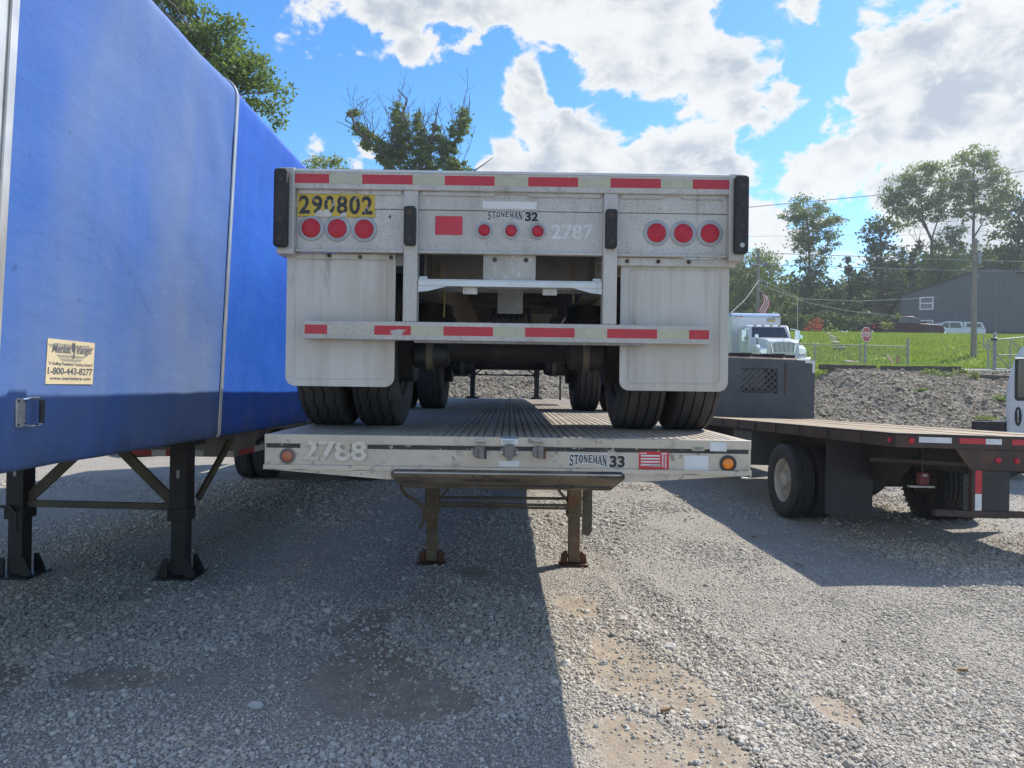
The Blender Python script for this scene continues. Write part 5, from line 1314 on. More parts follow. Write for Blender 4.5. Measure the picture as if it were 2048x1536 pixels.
def leaf_cloud(centers, size, r_, flat=.0):
    N = len(centers)
    n = r_.normal(size=(N, 3)); n[:, 2] += flat; n /= np.linalg.norm(n, axis=1)[:, None]
    t = np.cross(n, r_.normal(size=(N, 3))); t /= np.linalg.norm(t, axis=1)[:, None]; b = np.cross(n, t)
    L = (size * r_.uniform(.6, 1.3, N))[:, None]; W_ = L * .5
    v = np.stack([centers - t * L, centers - b * W_ - n * L * .12, centers + t * L, centers + b * W_ - n * L * .12], 1).reshape(-1, 3)
    return v, np.arange(4 * N).reshape(N, 4)
def crown_points(lobes, r_, per_area, clump, leaves_per):
    pts = []; tips = []
    for c, rx, ry, rz in lobes:
        nC = max(3, int(per_area * (rx * rz + rx * ry + ry * rz) / (clump ** 2)))
        d = r_.normal(size=(nC, 3)); d /= np.linalg.norm(d, axis=1)[:, None]
        rad = r_.uniform(.25, 1.0, nC) ** .45
        cc = np.array(c) + d * rad[:, None] * np.array([rx, ry, rz])
        tips.append(cc)
        for q in cc:
            k = int(leaves_per * r_.uniform(.5, 1.4)); s = clump * r_.uniform(.5, 1.2)
            g_ = r_.normal(size=(k, 3)) * np.array([s, s, s * .62]) * .55
            pts.append(q + g_)
    return np.concatenate(pts), np.concatenate(tips)
def tree(name, label, d, base_px, lobes_px, trunk_px, leaf='leaf_mid', size=.25, per_area=.5, clump=.9, leaves_per=26, seed=1, trunk_r=.25, limbs_px=(), group=None, cat='tree', base_z=None, twigs=0, branch_every=3):
    """lobes (px, py, rx, ry) measured in the photograph and set at the tree's own distance"""
    r_ = np.random.default_rng(seed)
    s = d / FPX
    b = at(base_px[0], base_px[1], d); b.z = th(b.x, b.y) if base_z is None else base_z
    T = thing(name, label, cat, b, group=group)
    lobes = []
    for (px, py, rx, ry) in lobes_px:
        dd = d + r_.uniform(-.5, .5) * rx * s
        lobes.append((tuple(at(px, py, dd)), rx * s, (rx + ry) * .5 * s, ry * s))
    P, tips = crown_points(lobes, r_, per_area, clump, leaves_per)
    v, q = leaf_cloud(P - np.array(b), size, r_, .3)
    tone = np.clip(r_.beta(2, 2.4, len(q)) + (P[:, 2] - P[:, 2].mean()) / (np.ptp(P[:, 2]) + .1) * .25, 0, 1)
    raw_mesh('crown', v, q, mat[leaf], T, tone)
    mb = MB()
    tp = [b] + [at(px, py, d) for px, py in trunk_px]; n = len(tp)
    fine = []; rad = []
    for i in range(n - 1):
        for k in range(4):
            t = k / 4; p = tp[i].lerp(tp[i + 1], t) + Vector(r_.normal(size=3)) * trunk_r * .12 * (1 if i + k else 0); fine.append(p); rad.append(trunk_r * (1 - .75 * (i + t) / (n - 1)))
    fine.append(tp[-1]); rad.append(trunk_r * .2)
    mb.tube([p - b for p in fine], rad, 8)
    anchors = fine[len(fine) // 3:]
    for lp in limbs_px:
        pts = [at(px, py, d + off) for px, py, off in lp]
        fl = []
        for i in range(len(pts) - 1):
            for k in range(3): fl.append(pts[i].lerp(pts[i + 1], k / 3) + Vector(r_.normal(size=3)) * trunk_r * .10)
        fl.append(pts[-1])
        rr = [trunk_r * .4 * (1 - .93 * i / len(fl)) for i in range(len(fl))]
        mb.tube([p - b for p in fl], rr, 6); anchors = anchors + fl
    A = np.array([tuple(a) for a in anchors])
    for q_ in tips[::branch_every]:
        dd = np.linalg.norm(A - q_, axis=1) + np.maximum(0, A[:, 2] - q_[2]) * 1.5
        a = Vector(A[dd.argmin()]); e = Vector(q_); m_ = a.lerp(e, .5) + Vector(r_.normal(size=3)) * .12 * (e - a).length + Vector((0, 0, -.06 * (e - a).length))
        mb.tube([a - b, m_ - b, e - b], [trunk_r * .16, trunk_r * .11, trunk_r * .04], 4)
    for k in range(twigs):
        a = Vector(tips[r_.integers(len(tips))]); u_ = Vector((r_.normal() * .5, r_.normal() * .4, 1.1 + r_.random() * .6)) * (.9 + r_.random() * 1.2)
        m_ = a + u_ * .5 + Vector(r_.normal(size=3)) * .15
        mb.tube([a - b, m_ - b, a + u_ - b], [.032, .022, .010], 4)
        for j in range(3):
            t0 = a.lerp(a + u_, .4 + .2 * j); mb.tube([t0 - b, t0 + Vector((r_.normal() * .35, r_.normal() * .3, .35 + .3 * r_.random())) - b], [.017, .009], 3)
    mb.build('trunk', mat['bark'], T, smooth=True)
    return T
GB = 'trees along the rise'
tree('broadleaf_tree', 'large leafy green tree rising behind the blue tarp', 28, (400, 700),
     [(345, 0, 45, 55), (395, 55, 40, 50), (445, 75, 45, 40), (470, 120, 50, 45), (430, 130, 60, 60), (510, 150, 40, 38), (520, 190, 42, 38), (563, 192, 22, 24), (470, 190, 60, 50), (548, 232, 14, 20), (400, 180, 80, 80), (350, 110, 80, 80), (530, 120, 24, 20), (300, -60, 90, 80), (220, 40, 120, 120)],
     [(405, 400), (410, 250), (420, 120)], 'leaf_light', .095, 1.5, .50, 60, 21, .32)
tree('ivy_tree', 'half dead tree with ivy wrapped limbs and bare twigs against the sky', 48, (838, 700),
     [(705, 232, 9, 14), (718, 258, 15, 15), (740, 282, 22, 15), (765, 300, 26, 15), (790, 305, 22, 18), (790, 330, 26, 15), (760, 318, 15, 9), (730, 270, 14, 12), (775, 320, 20, 14),
      (797, 228, 14, 24), (800, 260, 20, 24), (806, 290, 20, 22), (836, 240, 10, 12), (840, 270, 14, 22), (845, 305, 26, 26), (868, 262, 9, 13), (875, 290, 20, 20), (895, 300, 17, 18), (908, 275, 15, 18), (926, 240, 14, 18), (918, 258, 13, 15), (890, 330, 28, 16), (840, 335, 40, 15), (918, 335, 20, 12), (815, 345, 30, 12)],
     [(838, 480), (838, 370), (842, 300), (838, 215)], 'leaf_mid', .125, 1.25, .33, 50, 33, .26,
     limbs_px=[[(838, 400, 0), (800, 350, -.5), (760, 300, -1), (715, 262, -1.2), (672, 242, -1.5)], [(838, 380, 0), (812, 310, .5), (798, 240, .8), (785, 190, 1)], [(840, 370, 0), (880, 330, .5), (912, 280, 1), (930, 225, 1.2), (940, 200, 1.2)],
               [(842, 340, 0), (865, 275, -.6), (878, 205, -.8)], [(800, 240, .8), (815, 200, .7), (795, 178, .6)], [(838, 400, 0), (930, 355, 1), (985, 315, 1.5)], [(715, 262, -1.2), (700, 225, -1.2), (690, 240, -1)]], twigs=80, branch_every=6)
tree('treetop', 'pale green treetop peeping over the trailer beside the blue tarp', 40, (650, 700), [(640, 318, 22, 12), (665, 328, 28, 12), (632, 335, 22, 12), (690, 338, 22, 8), (650, 350, 50, 18)], [(650, 450), (648, 330)], 'leaf_yellow', .09, 1.6, .45, 36, 41, .14)
tree('broadleaf_tree', 'tall slender tree with open crown left of the ivy clad column', 80, (1622, 662),
     [(1612, 410, 26, 24), (1590, 428, 24, 16), (1640, 432, 34, 26), (1668, 450, 22, 20), (1612, 455, 34, 28), (1650, 482, 34, 20), (1600, 490, 24, 18), (1580, 432, 16, 10), (1625, 520, 30, 26)],
     [(1622, 590), (1620, 500), (1615, 430)], 'leaf_mid', .17, 1.5, .75, 46, 51, .26, group=GB)
tree('broadleaf_tree', 'dense dark leafy tree base clothed in creeper behind the box truck', 78, (1612, 664), [(1615, 560, 38, 32), (1600, 600, 48, 42), (1640, 600, 36, 44), (1580, 640, 45, 30), (1640, 640, 42, 30), (1632, 560, 22, 40)], [(1612, 600), (1614, 550)], 'leaf_dark', .22, 1.1, .9, 32, 52, .3, group=GB)
tree('broadleaf_tree', 'thin pale grove tree behind the wooden pole and flag', 88, (1500, 664), [(1500, 540, 50, 45), (1460, 570, 50, 55), (1545, 550, 36, 40), (1500, 600, 60, 40), (1560, 600, 36, 40), (1530, 515, 22, 20), (1440, 520, 40, 30)], [(1500, 600), (1502, 520)], 'leaf_mid', .19, 1.2, .9, 40, 53, .22, group=GB)
tree('conifer', 'dark column tree thick with creeper and tufted top left of the barn', 76, (1765, 664), [(1762, 440, 30, 14), (1780, 452, 26, 12), (1742, 456, 22, 10), (1765, 480, 32, 26), (1770, 520, 42, 32), (1740, 500, 14, 10), (1800, 505, 16, 9), (1765, 570, 50, 45), (1765, 625, 60, 45), (1735, 480, 14, 8)], [(1765, 560), (1764, 440)], 'leaf_dark', .2, 1.2, .75, 34, 54, .3, group=GB)
tree('broadleaf_tree', 'spreading airy tree with forked bare trunks above the barn gable', 82, (1868, 660), [(1805, 375, 32, 24), (1840, 350, 36, 26), (1820, 405, 36, 28), (1865, 385, 36, 30), (1790, 400, 22, 30), (1880, 345, 24, 22), (1900, 390, 28, 34), (1810, 440, 18, 18), (1850, 425, 30, 20), (1905, 440, 26, 36), (1900, 500, 28, 36)],
     [(1868, 560), (1866, 480), (1850, 440), (1840, 380)], 'leaf_mid', .17, 1.5, .75, 46, 55, .26, limbs_px=[[(1866, 480, 0), (1878, 440, .4), (1885, 390, .6)], [(1860, 465, 0), (1840, 430, -.5), (1815, 400, -.8)]], group=GB)
tree('broadleaf_tree', 'tallest airy tree standing above the barn ridge', 84, (1950, 660), [(1955, 310, 26, 24), (1930, 325, 22, 18), (1985, 312, 20, 16), (1960, 350, 42, 28), (2000, 360, 24, 24), (1920, 360, 24, 24), (1975, 395, 46, 28), (2010, 400, 22, 24), (1940, 410, 30, 22), (1985, 430, 40, 20)],
     [(1950, 560), (1950, 460), (1952, 330)], 'leaf_mid', .17, 1.5, .75, 46, 56, .3, limbs_px=[[(1951, 475, 0), (1965, 450, .4), (1975, 432, .6)], [(1950, 440, 0), (1925, 415, -.5)]], group=GB)
tree('broadleaf_tree', 'dark dense tree at the far side of the barn roof', 74, (2040, 660), [(2040, 430, 30, 40), (2025, 480, 40, 36), (2060, 480, 50, 60), (2000, 520, 36, 30), (2040, 540, 50, 40), (2050, 390, 24, 24), (2080, 420, 60, 60)], [(2040, 560), (2042, 430)], 'leaf_dark', .22, 1.1, .9, 32, 57, .3, group=GB)
tree('broadleaf_tree', 'low bright leafed tree behind the left slope of the barn roof', 80, (1880, 660), [(1880, 520, 36, 30), (1840, 540, 36, 36), (1910, 545, 40, 30), (1850, 590, 50, 40), (1945, 530, 34, 24), (1985, 520, 30, 20), (1900, 600, 50, 40)], [(1880, 580), (1880, 510)], 'leaf_mid', .22, 1.0, .85, 32, 58, .28, group=GB)
tree('broadleaf_tree', 'mid green tree between the creeper column and slender tree', 90, (1700, 664), [(1700, 610, 50, 45), (1720, 580, 34, 36), (1690, 650, 60, 30), (1670, 600, 24, 40)], [(1700, 620), (1702, 570)], 'leaf_dark', .24, 1.1, .95, 30, 59, .2, group=GB)
tree('ivy_stump', 'dead snag trunk capped with ivy beside the creeper column', 79, (1700, 664), [(1696, 522, 6, 9), (1699, 545, 6, 14), (1702, 580, 8, 22)], [(1701, 600), (1697, 515)], 'leaf_dark', .16, 1.2, .35, 34, 60, .18)
tree('dead_tree', 'bent dead tree with a clump of ivy left of the barn', 77, (1822, 664), [(1842, 480, 6, 7), (1838, 492, 8, 8), (1832, 510, 7, 12), (1826, 540, 9, 22)], [(1822, 580), (1828, 520), (1840, 490), (1842, 470)], 'leaf_dark', .16, 1.1, .35, 30, 61, .16, twigs=5)
tree('dead_tree', 'bare thin dead trunk standing just left of the barn', 77, (1808, 664), [(1808, 640, 14, 18)], [(1808, 560), (1808, 500)], 'leaf_dark', .2, .8, .5, 20, 62, .10)
# the wood that closes the view behind them, one mass of leaves
r_ = np.random.default_rng(90); P = []
for px, py, rx, ry, k in ((1450, 600, 60, 60, 2600), (1530, 610, 60, 50, 2600), (1600, 615, 60, 45, 2400), (1680, 620, 60, 40, 2400), (1740, 600, 60, 55, 2800), (1810, 590, 50, 70, 3000), (1880, 560, 60, 50, 2600), (1950, 555, 60, 50, 2400), (2030, 560, 70, 60, 2800), (1480, 570, 50, 40, 1400), *[(q_, 590 + 12 * (q_ % 3), 65, 48, 2000) for q_ in range(380, 1420, 80)]):
    c = np.array(at(px, py, 98)); s_ = 98 / FPX
    P.append(c + r_.normal(size=(k, 3)) * np.array([rx * s_ * .55, 2.5, ry * s_ * .5]))
P = np.concatenate(P); P = P[P[:, 2] > 6.0]
v, q = leaf_cloud(P, .42, r_, .3)
tag(raw_mesh('far_wood', v, q, mat['leaf_dark'], None, r_.random(len(q))), 'dim far wood closing the view behind the trees', 'wood', kind='stuff')
# shrubs on the crest
def shrub(label, d, lobes, leaf, size, seed, name='shrub', bz_=None): return tree(name, label, d, (lobes[0][0], 668), lobes, [(lobes[0][0], lobes[0][1] + 8), (lobes[0][0], lobes[0][1])], leaf, size, .9, .34, 30, seed, .05, cat='shrub', base_z=bz_)
shrub('bright red leaved bush on the crest of the grass slope', 56.5, [(1628, 658, 18, 9), (1618, 662, 12, 7), (1636, 643, 6, 6), (1630, 650, 12, 8)], 'leaf_red', .09, 71)
shrub('small leafy green bush beside the red bush', 56.5, [(1668, 657, 10, 8), (1662, 662, 12, 7)], 'leaf_mid', .09, 72)
shrub('little yellow green sapling in front of the maroon pickup', 56.4, [(1773, 645, 10, 8), (1768, 652, 9, 8), (1778, 653, 8, 7), (1798, 632, 4, 3)], 'leaf_yellow', .09, 73, 'sapling')
shrub('dark hedge mass under the creeper column', 64, [(1740, 650, 50, 20), (1700, 650, 40, 20), (1790, 650, 26, 20), (1660, 645, 30, 25)], 'leaf_dark', .14, 74, 'hedge')
shrub('dark hedge mass behind the box truck', 64, [(1580, 650, 40, 22), (1540, 645, 40, 26), (1500, 645, 40, 26), (1610, 640, 20, 20)], 'leaf_dark', .14, 75, 'hedge')
WEED = ('pale low weed patch on the bank just under the longest tie', 'wide darker weed patch on the bank below the end of the longest tie', 'tall yellow green weed beside the rotten tie on the bank', 'yellow green weed low on the bank next to the white cab', 'pale weed clump between the rotten tie and the white cab', 'small lone weed tuft in the middle of the rubble', 'pale weed tuft at the bank top beside the lane')
for i, (px, py, d, rx, ry, lf) in enumerate(((1862, 752, 29.6, 16, 7, 'leaf_light'), (1890, 760, 29.0, 22, 8, 'leaf_mid'), (1950, 768, 28.4, 9, 14, 'leaf_yellow'), (1975, 815, 24.2, 18, 9, 'leaf_yellow'), (2005, 800, 25.5, 16, 10, 'leaf_light'), (1845, 790, 26.5, 10, 4, 'leaf_mid'), (1925, 748, 30.0, 14, 6, 'leaf_light'))):
    c = at(px, py, d); r_ = np.random.default_rng(80 + i)
    w = thing('weed', WEED[i], 'weed', (c.x, d, th(c.x, d)), group='weeds on the rubble bank')
    s = d / FPX; P = r_.normal(size=(170, 3)) * np.array([rx * s * .55, rx * s * .4, ry * s * .55]); P[:, 2] = np.abs(P[:, 2]) + .02
    v, q = leaf_cloud(P, .055, r_, .2); raw_mesh('foliage', v, q, mat[lf], w, r_.random(len(q)))

# ================================================================== FENCE, GATE, SIGN, POLES, WIRES
mat['galv'] = M('galvanised_steel', (.30, .32, .33), (.24, .26, .27), 4, .5, .4)
mat['tie'] = M('railway_tie', (.10, .085, .07), (.065, .055, .045), 3, .9, 0, [((.17, .15, .125), 6, .56, .12, .7, (.6, 6, 6)), ((.03, .027, .025), 9, .6, .1, .6, None)], (20, .6, .02))
mat['pole'] = M('weathered_pole_wood', (.26, .23, .195), (.20, .175, .15), 3, .85, 0, [((.11, .095, .08), 5, .56, .12, .6, (5, 5, .3))], (20, .4, .01))
mat['plank_new'] = M('fresh_plank', (.50, .33, .17), (.44, .28, .14), 4, .7)
mat['wire'] = M('overhead_cable', (.34, .35, .36), (.25, .26, .27), 4, .6)
def links(mb, x0, x1, y, z0, z1, pitch, r):
    """diamond wire mesh as crossing wires"""
    h = z1 - z0; n = int((x1 - x0 + h) / pitch)
    for k in range(n + 1):
        for sg in (1, -1):
            a = x0 - h + k * pitch if sg > 0 else x0 + k * pitch
            p0, p1 = ((a, z0), (a + h, z1)) if sg > 0 else ((a, z0), (a - h, z1))
            (xa, za), (xb, zb_) = p0, p1
            t0, t1 = 0., 1.
            for lim, s_ in ((x0, 1), (x1, -1)):
                fa, fb = (xa - lim) * s_, (xb - lim) * s_
                if fa < 0 and fb < 0: t0 = 2; break
                if fa < 0: t0 = max(t0, fa / (fa - fb))
                if fb < 0: t1 = min(t1, fa / (fa - fb))
            if t0 >= t1: continue
            A = Vector((xa + (xb - xa) * t0, y + .004 * sg, za + (zb_ - za) * t0)); B_ = Vector((xa + (xb - xa) * t1, y + .004 * sg, za + (zb_ - za) * t1))
            mb.cyl(A, B_, r, n=3, cap=False)
yF = 36.0; fx0, fx1 = 14.6, 20.25; fzb = 3.02; fzt = fzb + 1.08
FN = thing('chain_link_fence', 'low chain link fence standing on the bank above the railway ties', 'fence', (fx0, yF, fzb))
def Fn(mb, name, m='galv', parent=None, **kw): return mb.build(name, mat[m], parent or FN, world=True, **kw)
for x, e in ((fx0 + .9, 0), (18.05, .02), (fx1, .34)):
    Fn(MB().cyl((x, yF, th(x, yF) - .05), (x, yF, fzt + e), .04 if e < .3 else .055, n=10), 'post', smooth=True)
Fn(MB().cyl((fx0 - .5, yF, fzt), (fx1, yF, fzt - .06), .022, n=8), 'top_rail'); Fn(MB().cyl((fx0 - .5, yF, fzb + .02), (fx1, yF, fzb), .018, n=8), 'bottom_rail')
mb = MB(); links(mb, fx0 - .5, fx1, yF, fzb + .02, fzt - .05, .075, .0028); Fn(mb, 'wire_mesh')
# gate
yG = 32.6; gp = at(1992, 742, yG); gz = th(gp.x, yG)
GT = thing('gate', 'tubular chain link gate with braces hung on a thick round post', 'gate', (gp.x, yG, gz))
def Gt(mb, name, m='galv', **kw): return mb.build(name, mat[m], GT, world=True, **kw)
gx = gp.x
Gt(MB().cyl((gx, yG, gz - .05), (gx, yG, gz + 1.66), .075, n=14), 'gate_post', smooth=True)
Gt(MB().lathe([(0, .075), (.04, .07), (.075, .04), (.085, .001)], (gx, yG, gz + 1.66), 'z', 14), 'post_cap', smooth=True)
ya = yG - .12; xa = gx - .40; xb = gx + 2.6
Gt(MB().cyl((xa, ya, gz + .03), (xa, ya, gz + 1.42), .032, n=8), 'gate_stile'); Gt(MB().cyl((xb, ya, gz + .03), (xb, ya, gz + 1.72), .032, n=8), 'gate_stile'); Gt(MB().cyl((gx + .62, ya, gz + .03), (gx + .62, ya, gz + 1.45), .024, n=8), 'gate_stile')
Gt(MB().cyl((xa, ya, gz + 1.34), (xb, ya, gz + 1.66), .034, n=8), 'gate_rail'); Gt(MB().cyl((xa, ya, gz + .05), (xb, ya, gz + .05), .026, n=8), 'gate_rail'); Gt(MB().cyl((gx + .1, ya, gz + .70), (xb, ya, gz + .72), .018, n=8), 'gate_rail')
Gt(MB().cyl((xa, ya, gz + 1.22), (gx + .6, ya, gz + .06), .022, n=8), 'gate_brace'); Gt(MB().cyl((gx + .66, ya, gz + 1.36), (gx + 1.7, ya, gz + .40), .022, n=8), 'gate_brace')
mb = MB(); links(mb, xa, xb, ya - .02, gz + .06, gz + 1.36, .075, .0026); Gt(mb, 'wire_mesh')
mb = MB(); mb.box(xa - .22, xa - .18, ya - .02, ya + .02, gz + 1.0, gz + 1.62); mb.box(xa - .18, xa - .03, ya - .02, ya + .02, gz + 1.0, gz + 1.05); mb.box(xa - .18, xa - .03, ya - .02, ya + .02, gz + 1.15, gz + 1.19); Gt(mb, 'gate_latch')
Gt(MB().cyl((gx - .25, ya - .02, gz + 1.42), (gx - .02, ya - .02, gz + 1.42), .07, n=12), 'chain_lock', 'ink')
# stop sign
sy = 37.0; sp = at(1734.5, 669, sy)
SG = thing('stop_sign', 'red octagonal stop sign on a steel post by the fence', 'sign', (sp.x, sy, th(sp.x, sy)), (0, 0, 0))
mat['sign_red'] = M('sign_red', (.50, .035, .045), (.44, .03, .04), 5, .4); mat['sign_white'] = M('sign_white', (.74, .72, .70), (.68, .66, .64), 5, .4)
zc = sp.z - SG.location.z; ang = R(28)
def octo(r): return [(r * math.cos(R(22.5 + 45 * k)), r * math.sin(R(22.5 + 45 * k))) for k in range(8)]
pl = MB().prism(octo(.42), 'y', -.008, .008).build('sign_plate', mat['sign_white'], SG); pl.location = (0, 0, zc); pl.rotation_euler = (0, 0, ang)
MB().prism(octo(.385), 'y', -.011, -.0085).build('red_field', mat['sign_red'], pl)
lettering('STOP', -.29, .29, -.13, .13, -.013, mat['sign_white'], pl, offset=.025, world=False)
p_ = MB().box(-.03, .03, .012, .04, -.05, zc + .3).build('post', mat['galv'], SG); p_.rotation_euler = (0, 0, ang)
MB().box(-.28, -.22, .10, .13, -.05, zc - .36).build('marker_stake', mat['galv'], SG)
# railway ties along the bank top
for px0, px1, py, d, lab, tilt in ((1640, 1752, 739, 30.6, 'dark railway tie on the bank top below the chain link fence', .2), (1766, 1921, 742, 30.4, 'longest dark railway tie on the bank top, beyond the fence end', -.25), (1961, 2034, 762, 29.0, 'rotten railway tie tilted in the bank below the gate', 1.5)):
    a = at(px0, py, d); b = at(px1, py, d); L_ = b.x - a.x; cx = (a.x + b.x) / 2
    zz = max(th(cx, d), a.z - .14)
    o = thing('railway_tie', lab, 'tie', (cx, d, zz - .04), (0, R(tilt), R(random.uniform(-2, 2))))
    mb = MB(); n = 10; q = []
    for i in range(n + 1):
        x = -L_ / 2 + L_ * i / n; j = lambda: random.uniform(-.012, .012)
        q += [(x, -.12 + j(), .0 + j()), (x, .12 + j(), 0 + j()), (x, .12 + j(), .23 + j()), (x, -.12 + j(), .23 + j())]
    mb.add(q, [(4 * i + k, 4 * i + (k + 1) % 4, 4 * i + 4 + (k + 1) % 4, 4 * i + 4 + k) for i in range(n) for k in range(4)] + [(3, 2, 1, 0), tuple(4 * n + k for k in range(4))])
    mb.build('timber', mat['tie'], o, bevel=.015)
# planks leaning behind the fence, rocks set in the slope
def plank(label, p0, p1, w):
    T = thing('plank', label, 'plank', p0); MB().bar((0, 0, 0), Vector(p1) - Vector(p0), w, .04, (0, 1, 0)).build('board', mat['plank_new'], T)
a = at(1792, 731, 36.3); a.z = th(a.x, 36.3); plank('pale fresh plank leaning behind the fence', a, at(1776, 709, 36.9), .12)
a = at(1798, 731, 36.4); a.z = th(a.x, 36.4); plank('short upright tan plank beside the leaning plank', a, at(1798, 711, 36.4), .18)
mat['rock'] = M('field_rock', (.30, .265, .23), (.22, .195, .17), 5, .9, 0, [((.14, .12, .10), 12, .56, .1, .6, None)], (20, .6, .02))
def rock_mesh(seed, sx, sy_, sz):
    r_ = np.random.default_rng(seed); bm = bmesh.new(); bmesh.ops.create_icosphere(bm, subdivisions=2, radius=1.0)
    f = r_.normal(size=(6, 3))
    for v in bm.verts:
        p = v.co.copy(); k = 1.0
        for n_ in f:
            nn = Vector(n_).normalized(); dd = p.dot(nn)
            if dd > .62: k = min(k, .62 / dd)
        p *= k; v.co = Vector((p.x * sx, p.y * sy_, p.z * sz)) * (1 + .06 * r_.normal())
    me = bpy.data.meshes.new('rock'); bm.to_mesh(me); bm.free(); me.materials.append(mat['rock']); return me
def rock(label, px, py, d, sx, sy_, sz, seed, group=None, m=None):
    c = at(px, py, d); o = bpy.data.objects.new('rock', rock_mesh(seed, sx, sy_, sz)); col.objects.link(o)
    o.location = (c.x, d, th(c.x, d) + sz * .3)
    if m: o.data.materials[0] = m
    tag(o, label, 'rock', group)
STEP = ['flat brown rock, %s of the stepping stones up the grass slope' % k for k in ('topmost', 'second from the top', 'third from the top', 'third from the bottom', 'second from the bottom', 'bottom one')]
for i, (px, py, d) in enumerate(((1658, 676, 53.5), (1664, 684, 51.0), (1668, 692, 48.8), (1672, 700, 46.6), (1676, 708, 44.4), (1680, 715, 42.6))):
    rock(STEP[i], px, py, d, .42, .5, .20, 100 + i, 'stepping stones on the slope')
rock('tan flat rock at the foot of the slope behind the fence', 1704, 727, 38.2, .55, .4, .18, 120)
# utility poles
def pole(label, px, pyt, d, r, arms=()):
    a = at(px, pyt, d); zb_ = th(a.x, d)
    T = thing('utility_pole', label, 'utility pole', (a.x, d, zb_))
    MB().tube([(0, 0, -.2), (0, 0, (a.z - zb_) * .5), (0, 0, a.z - zb_)], [r * 1.15, r, r * .85], 12).build('shaft', mat['pole'], T, smooth=True)
    for dz_, x_, h, w in arms: MB().cyl((x_, -.05, a.z - zb_ + dz_), (x_, -.05, a.z - zb_ + dz_ + h), w, n=12).build('fitting', mat['galv'], T, smooth=True)
    return T
pole('grey weathered utility pole rising from the grass slope before the barn', 1953, 476, 40.5, .14, ((-1.5, .22, .65, .12), (-2.3, .17, .25, .04), (-.3, .16, .2, .04)))
P2 = pole('slim brown utility pole behind the box truck', 1518, 497, 45.0, .11, ((-.8, .15, .2, .04),))
# flag hanging from the slim pole
fc = at(1530, 605, 44.6)
FL = thing('flag', 'drooping red and white striped flag on a pole behind the box truck', 'flag', fc)
mat['flag_red'] = M('flag_red', (.50, .04, .06), (.42, .035, .05), 4, .7); mat['flag_white'] = M('flag_white', (.70, .68, .68), (.62, .60, .60), 4, .7); mat['flag_blue'] = M('flag_blue', (.04, .06, .20), (.035, .05, .16), 4, .7)
Hf, Wf = 1.25, .42
for k in range(9):
    x0_, x1_ = -Wf / 2 + Wf * k / 9, -Wf / 2 + Wf * (k + 1) / 9
    q = []
    for j in range(9):
        t = j / 8; z = Hf / 2 - Hf * t; sh = .16 * math.sin(t * 5.0)
        q += [(x0_ + sh, .06 * math.sin(k * .9 + t * 4), z - .25 * k / 9), (x1_ + sh, .06 * math.sin((k + 1) * .9 + t * 4), z - .25 * (k + 1) / 9)]
    mb = MB(); mb.add(q, [(2 * j, 2 * j + 1, 2 * j + 3, 2 * j + 2) for j in range(8)]); mb.build('flag_stripe', mat['flag_red' if k % 2 == 0 else 'flag_white'], FL, recalc=False, smooth=True)
MB().cyl((-Wf / 2 - .25, 0, Hf / 2 + .28), (.0, 0, Hf / 2 - .05), .012, n=6).build('flag_staff', mat['galv'], FL)
MB().box(-.35, .02, .05, .06, .55, .60).build('canton', mat['flag_blue'], FL)
# cables
def cable(label, pts, r=.018, sag=0.0):
    P = [Vector(p) for p in pts]; fine = []
    for i in range(len(P) - 1):
        for k in range(10):
            t = k / 10; p = P[i].lerp(P[i + 1], t); p.z -= sag * 4 * t * (1 - t); fine.append(p)
    fine.append(P[-1]); o0 = fine[0].copy()
    o = MB().tube([p - o0 for p in fine], r, 5).build('cable', mat['wire'], None, smooth=True); o.location = o0
    return tag(o, label, 'cable', 'overhead cables')
cable('highest overhead cable, slanting up across the trees', [at(1100, 440, 46), at(1485, 415, 44), at(1750, 390, 42), at(2048, 341, 39), at(2350, 270, 36)], .022)
cable('thin overhead cable crossing the sky below the highest one', [at(1150, 473, 50), at(1485, 472, 48), at(1800, 470, 46), at(2100, 455, 44)], .010)
cable('overhead cable passing the upper part of the grey pole', [at(1100, 494, 42), at(1485, 504, 41), at(1953, 520, 40.3), at(2400, 530, 40)], .020)
cable('pale overhead cable just below the fittings of the grey pole', [at(1100, 508, 42), at(1485, 528, 41), at(1953, 541, 40.3), at(2400, 543, 40)], .020)
cable('slack service cable from the slim brown pole sagging in front of the hedge', [at(1519, 556, 44.9), at(1600, 597, 46), at(1720, 602, 50), at(1850, 596, 60), at(1900, 590, 63.5)], .016)
cable('lower slack cable from the slim brown pole towards the barn', [at(1519, 568, 44.9), at(1620, 606, 48), at(1700, 622, 53), at(1800, 632, 62)], .013)
cable('guy cable slanting down from the slim brown pole behind the mud flap', [at(1519, 560, 44.9), at(1493, 597, 42), at(1455, 633, 40), at(1420, 655, 38)], .020)
# low shed far behind the box truck
sh = at(1525, 650, 66.0)
SH = thing('shed', 'low brown timber shed among the trees behind the box truck', 'shed', (sh.x, 66, 6.0))
mat['shed'] = M('shed_boards', (.16, .12, .09), (.12, .09, .07), 3, .85); mat['shed_roof'] = M('shed_roof', (.26, .22, .18), (.2, .17, .14), 3, .8)
MB().box(-1.7, 1.7, 0, 4, 0, 2.4).build('wall', mat['shed'], SH); MB().prism([(-2.0, 2.35), (2.0, 2.35), (1.9, 2.75), (-1.9, 2.75)], 'y', -.4, 4.4).build('roof', mat['shed_roof'], SH)
MB().box(-.45, .45, -.03, -.001, 0.02, 2.0).build('door', mat['shed_roof'], SH)
